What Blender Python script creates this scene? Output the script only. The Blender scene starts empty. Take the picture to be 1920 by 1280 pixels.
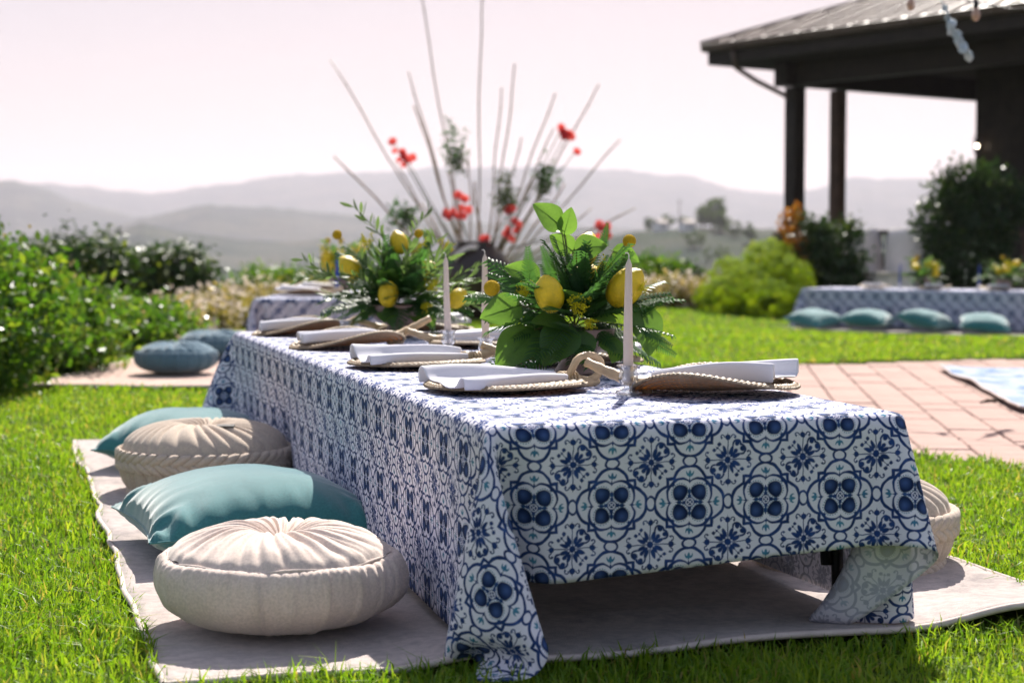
import bpy, math, random
import numpy as np
from mathutils import Vector, Matrix, Quaternion

random.seed(7)
RNG = np.random.default_rng(7)
sc = bpy.context.scene
COL = sc.collection
PI = math.pi

# ------------------------------------------------------------------ camera
CAM_H = 0.79
FPX = 3200.0                       # focal length in photo pixels (1920 wide)
PITCH = math.atan(180.0 / FPX)
cam = bpy.data.cameras.new('camera')
cam.sensor_width = 36.0
cam.lens = 36.0 * FPX / 1920.0
cam.clip_start = 0.05
cam.clip_end = 30000.0
cam.dof.use_dof = True
cam.dof.focus_distance = 3.85
cam.dof.aperture_fstop = 3.8
cam_o = bpy.data.objects.new('camera', cam)
COL.objects.link(cam_o)
cam_o.location = (0, 0, CAM_H)
cam_o.rotation_euler = (PI / 2 - PITCH, 0, 0)
sc.camera = cam_o

# ------------------------------------------------------------------ sun, sky, exposure
SUN_EL = math.radians(44)
SUN_AZ = math.radians(9)           # to the right of straight ahead
sun_dir = Vector((math.sin(SUN_AZ) * math.cos(SUN_EL), math.cos(SUN_AZ) * math.cos(SUN_EL), math.sin(SUN_EL)))
sl = bpy.data.lights.new('sun', 'SUN')
sl.energy = 4.1
sl.angle = math.radians(0.53)
sl.color = (1.0, 0.94, 0.86)
sun_o = bpy.data.objects.new('sun', sl)
COL.objects.link(sun_o)
sun_o.rotation_euler = sun_dir.to_track_quat('Z', 'Y').to_euler()
sun_o.location = (3, 10, 20)

world = bpy.data.worlds.new('World')
sc.world = world
world.use_nodes = True
wn = world.node_tree
for n in list(wn.nodes):
    wn.nodes.remove(n)
sky = wn.nodes.new('ShaderNodeTexSky')
sky.sky_type = 'NISHITA'
sky.sun_disc = False
sky.sun_elevation = SUN_EL
sky.sun_rotation = SUN_AZ
sky.altitude = 100
sky.air_density = 1.0
sky.dust_density = 1.5
sky.ozone_density = 1.0
hs = wn.nodes.new('ShaderNodeHueSaturation')
hs.inputs['Saturation'].default_value = 3.0
gm = wn.nodes.new('ShaderNodeGamma')
gm.inputs['Gamma'].default_value = 0.2
tint = wn.nodes.new('ShaderNodeMixRGB')
tint.blend_type = 'MULTIPLY'
tint.inputs['Fac'].default_value = 1.0
tint.inputs['Color2'].default_value = (1.02, 0.842, 0.828, 1)
bg = wn.nodes.new('ShaderNodeBackground')
bg.inputs['Strength'].default_value = 0.216
wo = wn.nodes.new('ShaderNodeOutputWorld')
wn.links.new(sky.outputs[0], gm.inputs['Color'])
wn.links.new(gm.outputs[0], hs.inputs['Color'])
wn.links.new(hs.outputs[0], tint.inputs['Color1'])
wn.links.new(tint.outputs[0], bg.inputs['Color'])
wn.links.new(bg.outputs[0], wo.inputs['Surface'])

sc.render.engine = 'CYCLES'
sc.view_settings.view_transform = 'Standard'
sc.view_settings.look = 'None'
sc.view_settings.exposure = 1.35
sc.view_settings.gamma = 1.0
sc.view_settings.use_curve_mapping = False
sc.cycles.use_denoising = True
sc.cycles.max_bounces = 8
sc.cycles.transparent_max_bounces = 12
sc.cycles.volume_bounces = 0
sc.cycles.sample_clamp_indirect = 6.0
sc.cycles.caustics_refractive = False
sc.cycles.caustics_reflective = False


# ------------------------------------------------------------------ measuring helpers (photo sight lines -> metres)
def ray(px, py):
    u = (px - 960) / FPX
    v = (640 - py) / FPX
    return Vector((u, math.cos(PITCH) + math.sin(PITCH) * v, -math.sin(PITCH) + math.cos(PITCH) * v))


def at(px, py, d):
    r = ray(px, py)
    return Vector((0, 0, CAM_H)) + r * (d / r.y)


# ------------------------------------------------------------------ object helpers
def tag(o, label=None, cat=None, group=None, kind=None):
    if label:
        o['label'] = label
    if cat:
        o['category'] = cat
    if group:
        o['group'] = group
    if kind:
        o['kind'] = kind
    return o


def empty(name, loc=(0, 0, 0), rz=0.0, label=None, cat=None, group=None):
    o = bpy.data.objects.new(name, None)
    o.empty_display_size = 0.05
    COL.objects.link(o)
    o.location = loc
    o.rotation_euler = (0, 0, rz)
    return tag(o, label, cat, group)


def link(name, me, parent=None, loc=None, rot=None, mtx=None):
    o = bpy.data.objects.new(name, me)
    COL.objects.link(o)
    if parent:
        o.parent = parent
    if mtx is not None:
        o.matrix_local = mtx
    else:
        if loc is not None:
            o.location = loc
        if rot is not None:
            o.rotation_euler = rot
    return o


def copy_tree(o, parent=None):
    c = o.copy()
    COL.objects.link(c)
    if parent is not None:
        c.parent = parent
        c.matrix_parent_inverse = o.matrix_parent_inverse
    for ch in list(o.children):
        copy_tree(ch, c)
    return c


class MB:
    """collects vertices and faces, builds one mesh"""
    def __init__(s):
        s.v = []
        s.f = []
        s.m = []

    def add(s, verts, faces, m=0):
        o = len(s.v)
        s.v.extend([tuple(p) for p in verts])
        for f in faces:
            s.f.append(tuple(o + i for i in f))
            s.m.append(m)
        return s

    def box(s, c, size, M=None, m=0, taper=1.0):
        hx, hy, hz = size[0] / 2, size[1] / 2, size[2] / 2
        vs = []
        for z in (-1, 1):
            k = taper if z > 0 else 1.0
            for x, y in ((-1, -1), (1, -1), (1, 1), (-1, 1)):
                p = Vector((x * hx * k, y * hy * k, z * hz))
                if M is not None:
                    p = M @ p
                vs.append(p + Vector(c))
        s.add(vs, [(3, 2, 1, 0), (4, 5, 6, 7), (0, 1, 5, 4), (1, 2, 6, 5), (2, 3, 7, 6), (3, 0, 4, 7)], m)
        return s

    def tube(s, pts, rads, n=8, cap=True, m=0):
        pts = [Vector(p) for p in pts]
        if not hasattr(rads, '__len__'):
            rads = [rads] * len(pts)
        rings = []
        up = Vector((0, 0, 1))
        prev = None
        for i, p in enumerate(pts):
            t = (pts[min(i + 1, len(pts) - 1)] - pts[max(i - 1, 0)]).normalized()
            if prev is None:
                a = t.cross(up)
                if a.length < 1e-3:
                    a = t.cross(Vector((1, 0, 0)))
                a.normalize()
            else:
                a = (prev - t * prev.dot(t)).normalized()
            prev = a
            b = t.cross(a)
            rings.append([p + (a * math.cos(2 * PI * k / n) + b * math.sin(2 * PI * k / n)) * rads[i] for k in range(n)])
        vs = [q for r in rings for q in r]
        fs = []
        for i in range(len(pts) - 1):
            for k in range(n):
                fs.append((i * n + k, i * n + (k + 1) % n, (i + 1) * n + (k + 1) % n, (i + 1) * n + k))
        if cap:
            fs.append(tuple(range(n - 1, -1, -1)))
            fs.append(tuple((len(pts) - 1) * n + k for k in range(n)))
        s.add(vs, fs, m)
        return s

    def lathe(s, prof, n=24, c=(0, 0, 0), m=0, fn=None):
        vs = []
        for (r, z) in prof:
            for k in range(n):
                a = 2 * PI * k / n
                vs.append((c[0] + r * math.cos(a), c[1] + r * math.sin(a), c[2] + z))
        fs = []
        for i in range(len(prof) - 1):
            for k in range(n):
                fs.append((i * n + k, i * n + (k + 1) % n, (i + 1) * n + (k + 1) % n, (i + 1) * n + k))
        s.add(vs, fs, m)
        return s

    def mesh(s, name, mats, smooth=True):
        me = bpy.data.meshes.new(name)
        me.from_pydata(s.v, [], s.f)
        for mt in (mats if isinstance(mats, (list, tuple)) else [mats]):
            me.materials.append(mt)
        if any(s.m):
            me.polygons.foreach_set('material_index', s.m)
        if smooth:
            me.polygons.foreach_set('use_smooth', [True] * len(me.polygons))
        me.update()
        return me

    def obj(s, name, mats, parent=None, smooth=True, loc=None, rot=None):
        return link(name, s.mesh(name, mats, smooth), parent, loc, rot)


def np_mesh(name, V, Fq, mat, smooth=True, uv=None, cols=None):
    """V (n,3), Fq (m,k) with k = 3 or 4"""
    V = np.asarray(V, dtype=np.float32)
    Fq = np.asarray(Fq, dtype=np.int32)
    me = bpy.data.meshes.new(name)
    k = Fq.shape[1]
    me.vertices.add(len(V))
    me.vertices.foreach_set('co', V.ravel())
    me.loops.add(Fq.size)
    me.loops.foreach_set('vertex_index', Fq.ravel())
    me.polygons.add(len(Fq))
    me.polygons.foreach_set('loop_start', np.arange(0, Fq.size, k, dtype=np.int32))
    me.polygons.foreach_set('loop_total', np.full(len(Fq), k, dtype=np.int32))
    if smooth:
        me.polygons.foreach_set('use_smooth', np.ones(len(Fq), dtype=bool))
    for mt in (mat if isinstance(mat, (list, tuple)) else [mat]):
        me.materials.append(mt)
    if uv is not None:
        l = me.uv_layers.new(name='UVMap')
        l.data.foreach_set('uv', np.asarray(uv, dtype=np.float32)[Fq.ravel()].ravel())
    if cols is not None:
        ca = me.color_attributes.new('tone', 'FLOAT_COLOR', 'POINT')
        c4 = np.ones((len(V), 4), dtype=np.float32)
        c4[:, :3] = cols
        ca.data.foreach_set('color', c4.ravel())
    me.update(calc_edges=True)
    return me


def grid_faces(nu, nv, wrap_u=False):
    i = np.arange(nv - 1)[:, None]
    j = np.arange(nu if wrap_u else nu - 1)[None, :]
    a = i * nu + j
    b = i * nu + (j + 1) % nu
    return np.stack([a, b, b + nu, a + nu], -1).reshape(-1, 4)


def fbm(x, y, seed=0, octs=4, lac=2.0, gain=0.5):
    """cheap smooth value noise, numpy"""
    out = 0
    amp = 1.0
    tot = 0
    x = np.asarray(x, float)
    y = np.asarray(y, float)
    for o in range(octs):
        xi = np.floor(x).astype(np.int64)
        yi = np.floor(y).astype(np.int64)
        fx = x - xi
        fy = y - yi
        fx = fx * fx * (3 - 2 * fx)
        fy = fy * fy * (3 - 2 * fy)

        def h(a, b):
            n = (a * 374761393 + b * 668265263 + (seed + o * 17) * 982451653) & 0x7fffffff
            n = ((n ^ (n >> 13)) * 1274126177) & 0x7fffffff
            return ((n ^ (n >> 16)) & 0xffff) / 65535.0
        v = (h(xi, yi) * (1 - fx) + h(xi + 1, yi) * fx) * (1 - fy) + (h(xi, yi + 1) * (1 - fx) + h(xi + 1, yi + 1) * fx) * fy
        out = out + amp * v
        tot += amp
        amp *= gain
        x = x * lac + 13.7
        y = y * lac + 7.3
    return out / tot * 2 - 1


def sstep(a, b, x):
    t = np.clip((x - a) / (b - a), 0, 1)
    return t * t * (3 - 2 * t)


# ------------------------------------------------------------------ material helpers
class NT:
    def __init__(s, name):
        s.mat = bpy.data.materials.new(name)
        s.mat.use_nodes = True
        s.t = s.mat.node_tree
        for n in list(s.t.nodes):
            s.t.nodes.remove(n)
        s.out = s.t.nodes.new('ShaderNodeOutputMaterial')

    def n(s, typ, **kw):
        nd = s.t.nodes.new(typ)
        for k, v in kw.items():
            setattr(nd, k, v)
        return nd

    def l(s, a, b):
        s.t.links.new(a, b)

    def set(s, sock, v):
        if isinstance(v, X):
            v = v.k
        if hasattr(v, 'is_linked'):
            s.l(v, sock)
        elif isinstance(v, (tuple, list)) and len(v) == 3 and sock.type == 'RGBA':
            sock.default_value = (*v, 1)
        else:
            sock.default_value = v

    def coord(s, kind='Object'):
        return s.n('ShaderNodeTexCoord').outputs[kind]

    def noise(s, scale, detail=3, rough=0.55, vec=None, out='Fac', dist=0.0):
        nd = s.n('ShaderNodeTexNoise')
        nd.inputs['Scale'].default_value = scale
        nd.inputs['Detail'].default_value = detail
        nd.inputs['Roughness'].default_value = rough
        nd.inputs['Distortion'].default_value = dist
        if vec is not None:
            s.l(vec, nd.inputs['Vector'])
        return nd.outputs[out]

    def ramp(s, fac, stops, interp='LINEAR'):
        nd = s.n('ShaderNodeValToRGB')
        el = nd.color_ramp.elements
        nd.color_ramp.interpolation = interp
        while len(el) < len(stops):
            el.new(0.5)
        for e, (p, c) in zip(el, stops):
            e.position = p
            e.color = (*c, 1)
        s.set(nd.inputs['Fac'], fac)
        return nd.outputs['Color']

    def mix(s, fac, a, b, mode='MIX'):
        nd = s.n('ShaderNodeMixRGB', blend_type=mode)
        s.set(nd.inputs['Fac'], fac)
        s.set(nd.inputs['Color1'], a)
        s.set(nd.inputs['Color2'], b)
        return nd.outputs['Color']

    def bump(s, height, strength=0.3, dist=0.01):
        nd = s.n('ShaderNodeBump')
        nd.inputs['Strength'].default_value = strength
        nd.inputs['Distance'].default_value = dist
        s.l(height, nd.inputs['Height'])
        return nd.outputs['Normal']

    def bsdf(s, color, rough=0.7, spec=0.3, normal=None, **kw):
        nd = s.n('ShaderNodeBsdfPrincipled')
        s.set(nd.inputs['Base Color'], color)
        s.set(nd.inputs['Roughness'], rough)
        nd.inputs['Specular IOR Level'].default_value = spec
        if normal is not None:
            s.l(normal, nd.inputs['Normal'])
        for k, v in kw.items():
            s.set(nd.inputs[k.replace('_', ' ')], v)
        return nd.outputs[0]

    def trans(s, color, shader, fac, normal=None):
        tr = s.n('ShaderNodeBsdfTranslucent')
        s.set(tr.inputs['Color'], color)
        mx = s.n('ShaderNodeMixShader')
        s.set(mx.inputs[0], fac)
        s.l(shader, mx.inputs[1])
        s.l(tr.outputs[0], mx.inputs[2])
        return mx.outputs[0]

    def done(s, sh):
        s.l(sh, s.out.inputs['Surface'])
        return s.mat


class X:
    """scalar node expression"""
    def __init__(s, nt, k):
        s.nt = nt
        s.k = k

    def _op(s, op, *a):
        nd = s.nt.n('ShaderNodeMath', operation=op)
        for i, v in enumerate((s,) + a):
            s.nt.set(nd.inputs[i], v)
        return X(s.nt, nd.outputs[0])

    def __add__(s, o): return s._op('ADD', o)
    def __radd__(s, o): return s._op('ADD', o)
    def __sub__(s, o): return s._op('SUBTRACT', o)
    def __rsub__(s, o): return X(s.nt, o)._op('SUBTRACT', s)
    def __mul__(s, o): return s._op('MULTIPLY', o)
    def __rmul__(s, o): return s._op('MULTIPLY', o)
    def __truediv__(s, o): return s._op('DIVIDE', o)
    def abs(s): return s._op('ABSOLUTE')
    def max(s, o): return s._op('MAXIMUM', o)
    def min(s, o): return s._op('MINIMUM', o)
    def sqrt(s): return s._op('SQRT')
    def sin(s): return s._op('SINE')
    def pow(s, o): return s._op('POWER', o)
    def frac(s): return s._op('FRACT')
    def gt(s, o): return s._op('GREATER_THAN', o)
    def lt(s, o): return s._op('LESS_THAN', o)
    def atan2(s, o): return s._op('ARCTAN2', o)


def xlen(a, b):
    return (a * a + b * b).sqrt()


def fill(d, w=0.008):
    """1 inside (d<0), soft edge"""
    r = 0.5 - d * (1.0 / w)
    r = r.max(0.0)
    return r.min(1.0)


def simple(name, color, rough=0.7, spec=0.3, var=0.12, scale=8.0, bump=0.0, bscale=60.0, bdist=0.004, **kw):
    m = NT(name)
    co = m.coord()
    f = m.noise(scale, 4, 0.6, co)
    lo = tuple(c * (1 - var) for c in color)
    hi = tuple(min(1, c * (1 + var)) for c in color)
    c = m.ramp(f, [(0.3, lo), (0.7, hi)])
    nrm = None
    if bump > 0:
        nrm = m.bump(m.noise(bscale, 4, 0.6, co), bump, bdist)
    return m.done(m.bsdf(c, rough, spec, nrm, **kw))


# -------- printed tablecloth
def cloth_print(name, fade):
    m = NT(name)
    uv = m.n('ShaderNodeUVMap', uv_map='UVMap').outputs[0]
    wn_ = m.n('ShaderNodeTexNoise')
    wn_.inputs['Scale'].default_value = 55.0
    wn_.inputs['Detail'].default_value = 1.0
    m.l(uv, wn_.inputs['Vector'])
    sp = m.n('ShaderNodeSeparateXYZ')
    m.l(uv, sp.inputs[0])
    ws = m.n('ShaderNodeSeparateXYZ')
    m.l(wn_.outputs['Color'], ws.inputs[0])
    per = 0.1555
    px = X(m, sp.outputs[0]) * (1 / per) + (X(m, ws.outputs[0]) - 0.5) * 0.03
    py = X(m, sp.outputs[1]) * (1 / per) + (X(m, ws.outputs[1]) - 0.5) * 0.03
    qx = (px + 0.5 + 50.0).frac() - 0.5
    qy = (py + 0.5 + 50.0).frac() - 0.5
    a = qx.abs()
    b = qy.abs()
    M = a.max(b)
    N = a.min(b)
    # barbed quatrefoil
    d_out = (xlen(M - 0.235, N) - 0.212).min(M - 0.29)
    line = fill(d_out.abs() - 0.019)
    # links
    ring = (xlen((M - 0.5) * 1.45, N) - 0.083).abs() - 0.015
    dark = line.max(fill(ring))
    dark = dark * (1.0 - fill(xlen((M - 0.5) * 1.45, N) - 0.066))
    dark = dark.max(fill(ring))
    # scallop round the petals
    dsc = xlen(M - 0.138, N - 0.108)
    tap = (N * 0.06 + 0.008)
    dark = dark.max(fill((dsc - 0.152).abs() - tap))
    dark = dark.max(fill(xlen(a - 0.222, b - 0.222) - 0.024))
    # petals
    u = (a + b) * 0.7071
    v = (a - b) * 0.7071
    dpet = xlen((u - 0.178) * 0.92, v * (0.86 + (u - 0.17) * 2.0)) - 0.088
    pet = fill(dpet, 0.012)
    # cross between petals, centre
    spade = ((N * 2.6 + (M - 0.13).abs()) - 0.055)
    cross = fill(((N * 3.2) + (M - 0.05).abs()) - 0.09)
    dark = dark.max(fill(spade)).max(cross)
    dc = xlen(a, b)
    dark = dark.max(fill(dc - 0.06))
    light = fill((dc - 0.043).abs() - 0.006).max(fill(v.abs() - 0.005) * fill(dc - 0.043))
    dark = dark * (1.0 - light)
    # dotted halo
    an = (b - 0.125).atan2(a - 0.125)
    dots = fill((xlen(a - 0.125, b - 0.125) - 0.108).abs() - 0.0055) * ((an * 22.0).sin().gt(-0.1)) * fill(dsc - 0.14)
    # tulip
    stem = fill((N * 3.0 + (M - 0.262).abs()) - 0.04)
    tul = fill(xlen((M - 0.345) * 0.5, N * 1.25) - 0.022)
    sidep = fill(xlen((M - 0.345 - (N - 0.03) * 0.7) * 0.8, (N - 0.032) * 1.0) - 0.021) * fill(0.0 - (xlen((M - 0.372), (N - 0.02)) - 0.022))
    teal = tul.max(sidep)
    dark = dark.max(stem)
    # ---- filigree flower in the gaps
    gx = (px + 50.0).frac() - 0.5
    gy = (py + 50.0).frac() - 0.5
    ga = gx.abs()
    gb = gy.abs()
    GM = ga.max(gb)
    GN = ga.min(gb)
    sgn = (gx * gy).gt(0.0)
    gr = xlen(gx, gy)
    fil = fill(gr - 0.042)
    fil = fil.max(fill(GN - 0.006) * fill((GM - 0.14).abs() - 0.1))
    # main leaves 
    lu = GM * 0.93 + GN * 0.37
    lv = GN * 0.93 - GM * 0.37
    fil = fil.max(fill(xlen((lu - 0.12) * 0.42, lv * (1.0 + (lu - 0.12) * 4.0)) - 0.025))
    gu = (GM + GN) * 0.7071
    gv = (GM - GN) * 0.7071
    fil = fil.max(fill(xlen((gu - 0.09) * 0.5, gv) - 0.023))
    # axis star with curls
    sx = (GM - 0.268).abs()
    star = (sx.sqrt() + (GN * 1.1).sqrt()) - 0.275
    fil = fil.max(fill(star, 0.04)).max(fill(xlen(GM - 0.268, GN) - 0.036))
    curl = (xlen(GM - 0.272, GN - 0.072) - 0.026).abs() - 0.0075
    fil = fil.max(fill(curl) * (GM.gt(0.268)).max(GN.gt(0.085))).max(fill(xlen(GM - 0.263, GN - 0.088) - 0.013))
    # scrolls on one diagonal
    scr = fill((xlen(GM - 0.172, GN - 0.118) - 0.056).abs() - 0.012) * (GM.gt(0.165))
    scr = scr.max(fill(xlen(GM - 0.193, GN - 0.125) - 0.034)).max(fill(xlen((gu - 0.14) * 0.8, gv) - 0.026))
    # small stars on the other
    st2 = ((GM - 0.185).abs().sqrt() + (GN - 0.115).abs().sqrt()) - 0.2
    st3 = (gv.abs().sqrt() + (gu - 0.2).abs().sqrt()) - 0.2
    tst = fill(st2, 0.04).max(fill(st3, 0.04)).max(fill(xlen(GM - 0.185, GN - 0.115) - 0.023)).max(fill(gv.abs() - 0.004) * fill((gu - 0.13).abs() - 0.06))
    fil = fil.max(scr * sgn).max(tst * (1.0 - sgn))
    dark = dark.max(fil)
    # colours with watercolour unevenness
    wc = m.noise(26.0, 4, 0.65, uv)
    wc2 = m.noise(9.0, 2, 0.5, uv)
    navy = m.ramp(wc, [(0.30, (0.005, 0.024, 0.10)), (0.6, (0.016, 0.06, 0.235)), (0.8, (0.08, 0.17, 0.46))])
    petc = m.ramp((1.0 - (xlen(u - 0.195, v) * 11.0)).max(0.0).min(1.0), [(0.0, (0.002, 0.010, 0.045)), (0.9, (0.07, 0.13, 0.33))])
    petc = m.mix(0.2, petc, navy)
    tealc = m.ramp(wc, [(0.3, (0.02, 0.13, 0.27)), (0.7, (0.08, 0.33, 0.48))])
    white = m.ramp(wc2, [(0.3, (0.82, 0.80, 0.90)), (0.7, (0.88, 0.855, 0.94))])
    c = m.mix(dark, white, navy)
    c = m.mix(dots, c, tealc)
    c = m.mix(teal, c, tealc)
    c = m.mix(pet, c, petc)
    c = m.mix(fade, c, (0.80, 0.80, 0.86))
    c.node.name = 'fade'
    weave = m.noise(900.0, 2, 0.5, uv)
    wrk = m.noise(7.0, 4, 0.55, uv, dist=1.5)
    b1_ = m.n('ShaderNodeBump')
    b1_.inputs['Strength'].default_value = 0.35
    b1_.inputs['Distance'].default_value = 0.012
    m.l(wrk, b1_.inputs['Height'])
    b2_ = m.n('ShaderNodeBump')
    b2_.inputs['Strength'].default_value = 0.12
    b2_.inputs['Distance'].default_value = 0.0006
    m.l(weave, b2_.inputs['Height'])
    m.l(b1_.outputs[0], b2_.inputs['Normal'])
    nrm = b2_.outputs[0]
    sh = m.bsdf(c, 0.8, 0.12, nrm)
    sh = m.trans(m.mix(0.55, c, (0.8, 0.8, 0.84)), sh, 0.16)
    return m.done(sh)


M = {}
M['cloth'] = cloth_print('printed_cotton', 0.0)
M['cloth_back'] = M['cloth'].copy()
M['cloth_back'].name = 'printed_cotton_reverse'
M['cloth_back'].node_tree.nodes['fade'].inputs['Fac'].default_value = 0.62


def velvet(name, c, dark, scale=5.0, sheen=0.5, bump=0.25):
    m = NT(name)
    co = m.coord()
    f = m.noise(scale, 4, 0.6, co)
    col = m.ramp(f, [(0.3, dark), (0.7, c)])
    nz = m.noise(420.0, 2, 0.6, co)
    gr = m.noise(170.0, 3, 0.7, co)
    col = m.mix(0.5, col, m.mix(1.0, col, m.ramp(gr, [(0.35, (0.72, 0.72, 0.72)), (0.65, (1.18, 1.18, 1.18))]), 'MULTIPLY'))
    return m.done(m.bsdf(col, 0.92, 0.08, m.bump(nz, bump * 1.6, 0.002), Sheen_Weight=sheen, Sheen_Roughness=0.45))


M['cream'] = velvet('cream_velvet', (0.75, 0.63, 0.55), (0.69, 0.575, 0.50), 3.0, 0.25)
M['tan'] = velvet('tan_velvet', (0.58, 0.48, 0.39), (0.51, 0.42, 0.34), 4.0, 0.2)
M['teal'] = velvet('teal_velvet', (0.045, 0.20, 0.21), (0.03, 0.155, 0.165), 6.0, 0.8)
M['bluegrey'] = velvet('blue_grey_velvet', (0.085, 0.17, 0.23), (0.065, 0.14, 0.195), 4.0, 0.45)
M['tag_dark'] = simple('dark_tag', (0.05, 0.05, 0.05), 0.6)


def mat_patterned():
    m = NT('floral_cushion_fabric')
    co = m.coord()
    f = m.noise(14.0, 3, 0.6, co)
    c = m.ramp(f, [(0.35, (0.16, 0.33, 0.33)), (0.47, (0.62, 0.58, 0.52)), (0.58, (0.60, 0.24, 0.14)), (0.7, (0.62, 0.57, 0.5))])
    return m.done(m.bsdf(c, 0.85, 0.15))


M['patterned'] = mat_patterned()


def mat_rug(name, a, b, c):
    m = NT(name)
    co = m.coord()
    f = m.noise(3.2, 6, 0.68, co, dist=0.6)
    f2 = m.noise(38.0, 4, 0.7, co)
    col = m.ramp(f, [(0.38, c), (0.48, b), (0.60, a)])
    col = m.mix(0.45, col, m.ramp(f2, [(0.40, c), (0.60, a)]))
    pile = m.noise(260.0, 3, 0.7, co)
    return m.done(m.bsdf(col, 0.95, 0.1, m.bump(pile, 0.6, 0.004), Sheen_Weight=0.25))


M['rug'] = mat_rug('pale_pile_rug', (0.52, 0.445, 0.41), (0.44, 0.375, 0.345), (0.26, 0.225, 0.215))
M['rug_edge'] = simple('rug_binding', (0.58, 0.50, 0.46), 0.9, 0.1, 0.1, 30, 0.5, 300, 0.003)
M['rug_rose'] = mat_rug('rose_pile_rug', (0.58, 0.43, 0.36), (0.52, 0.37, 0.31), (0.42, 0.27, 0.22))


def mat_bluerug():
    m = NT('blue_white_patterned_rug')
    co = m.coord()
    f = m.noise(6.0, 5, 0.6, co, dist=1.2)
    c = m.ramp(f, [(0.36, (0.08, 0.15, 0.30)), (0.46, (0.22, 0.30, 0.42)), (0.56, (0.36, 0.40, 0.46)), (0.68, (0.40, 0.34, 0.22))])
    return m.done(m.bsdf(c, 0.9, 0.2))


M['bluerug'] = mat_bluerug()


def mat_grass(name, stops, tr=0.45, rough=0.45):
    m = NT(name)
    at_ = m.n('ShaderNodeVertexColor', layer_name='tone').outputs['Color']
    sp = m.n('ShaderNodeSeparateColor')
    m.l(at_, sp.inputs[0])
    c = m.ramp(sp.outputs[0], stops)
    c = m.mix(sp.outputs[1], c, (0.42, 0.32, 0.12))      # dry tips
    sh = m.bsdf(c, rough, 0.4)
    tc = m.mix(1.0, c, (1.0, 0.9, 0.35), 'MULTIPLY')
    tc = m.mix(0.6, tc, m.mix(1.0, c, (1.6, 1.5, 0.8), 'MULTIPLY'))
    return m.done(m.trans(tc, sh, tr))


M['grass'] = mat_grass('grass_blades', [(0.0, (0.08, 0.195, 0.012)), (0.5, (0.17, 0.31, 0.018)), (1.0, (0.30, 0.40, 0.04))], 0.55)


def mat_leaf(name, stops, tr=0.35, rough=0.4, spec=0.5, tgain=(1.7, 1.7, 0.7)):
    m = NT(name)
    at_ = m.n('ShaderNodeVertexColor', layer_name='tone').outputs['Color']
    sp = m.n('ShaderNodeSeparateColor')
    m.l(at_, sp.inputs[0])
    c = m.ramp(sp.outputs[0], stops)
    sh = m.bsdf(c, rough, spec)
    tc = m.mix(1.0, c, tgain, 'MULTIPLY')
    return m.done(m.trans(tc, sh, tr))


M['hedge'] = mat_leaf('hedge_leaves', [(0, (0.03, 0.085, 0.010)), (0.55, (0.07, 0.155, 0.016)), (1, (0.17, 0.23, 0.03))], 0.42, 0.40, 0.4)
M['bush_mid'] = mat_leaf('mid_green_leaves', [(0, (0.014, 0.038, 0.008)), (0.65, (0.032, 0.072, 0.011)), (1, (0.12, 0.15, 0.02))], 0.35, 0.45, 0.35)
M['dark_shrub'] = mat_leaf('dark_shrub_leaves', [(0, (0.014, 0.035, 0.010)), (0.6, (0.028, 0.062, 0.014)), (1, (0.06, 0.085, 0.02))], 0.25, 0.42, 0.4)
M['mound'] = mat_leaf('clipped_hedge_leaves', [(0, (0.14, 0.24, 0.010)), (0.5, (0.24, 0.34, 0.012)), (1, (0.34, 0.40, 0.02))], 0.45, 0.75, 0.08, (1.3, 1.3, 0.5))
M['pale_hedge'] = mat_leaf('pale_flowering_leaves', [(0, (0.12, 0.13, 0.03)), (0.5, (0.26, 0.23, 0.06)), (1, (0.50, 0.40, 0.17))], 0.4, 0.35, 0.5, (1.3, 1.2, 0.7))
M['orange_leaf'] = mat_leaf('orange_new_leaves', [(0, (0.12, 0.04, 0.008)), (0.5, (0.28, 0.10, 0.012)), (1, (0.38, 0.20, 0.02))], 0.4)
M['blossom_glint'] = mat_leaf('cream_blossom_glints', [(0, (0.30, 0.24, 0.09)), (1, (0.42, 0.33, 0.15))], 0.3, 0.6, 0.2, (1, 1, 1))  # blossoms coloured to double as warm glints on the left hedge
M['blossom'] = mat_leaf('pale_blossoms', [(0, (0.55, 0.45, 0.36)), (1, (0.72, 0.64, 0.54))], 0.3, 0.6, 0.2, (1, 1, 1))
M['blueflower'] = mat_leaf('blue_flowers', [(0, (0.06, 0.06, 0.30)), (1, (0.16, 0.16, 0.50))], 0.3, 0.6, 0.2, (1, 1, 1))
M['far_tree'] = mat_leaf('far_tree_leaves', [(0, (0.06, 0.10, 0.045)), (1, (0.12, 0.165, 0.075))], 0.3, 0.7, 0.1)  # haze put into the colour: leaf tones lightened for distance
M['bark'] = simple('bark', (0.10, 0.07, 0.05), 0.9, 0.1, 0.3, 20, 0.5)


def mat_terrain():
    m = NT('hillside')
    co = m.coord()
    mp = m.n('ShaderNodeMapping')
    mp.inputs['Scale'].default_value = (0.001, 0.001, 0.004)
    m.l(co, mp.inputs['Vector'])
    f = m.noise(9.0, 7, 0.65, mp.outputs[0])
    g = m.noise(70.0, 5, 0.7, mp.outputs[0])
    c = m.ramp(f, [(0.36, (0.012, 0.024, 0.020)), (0.48, (0.022, 0.038, 0.030)), (0.57, (0.075, 0.075, 0.055)), (0.66, (0.020, 0.036, 0.028))])
    c = m.mix(m.ramp(g, [(0.45, (0, 0, 0)), (0.6, (0.75, 0.75, 0.75))]), c, (0.028, 0.042, 0.02))
    return m.done(m.bsdf(c, 0.95, 0.05))


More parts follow.
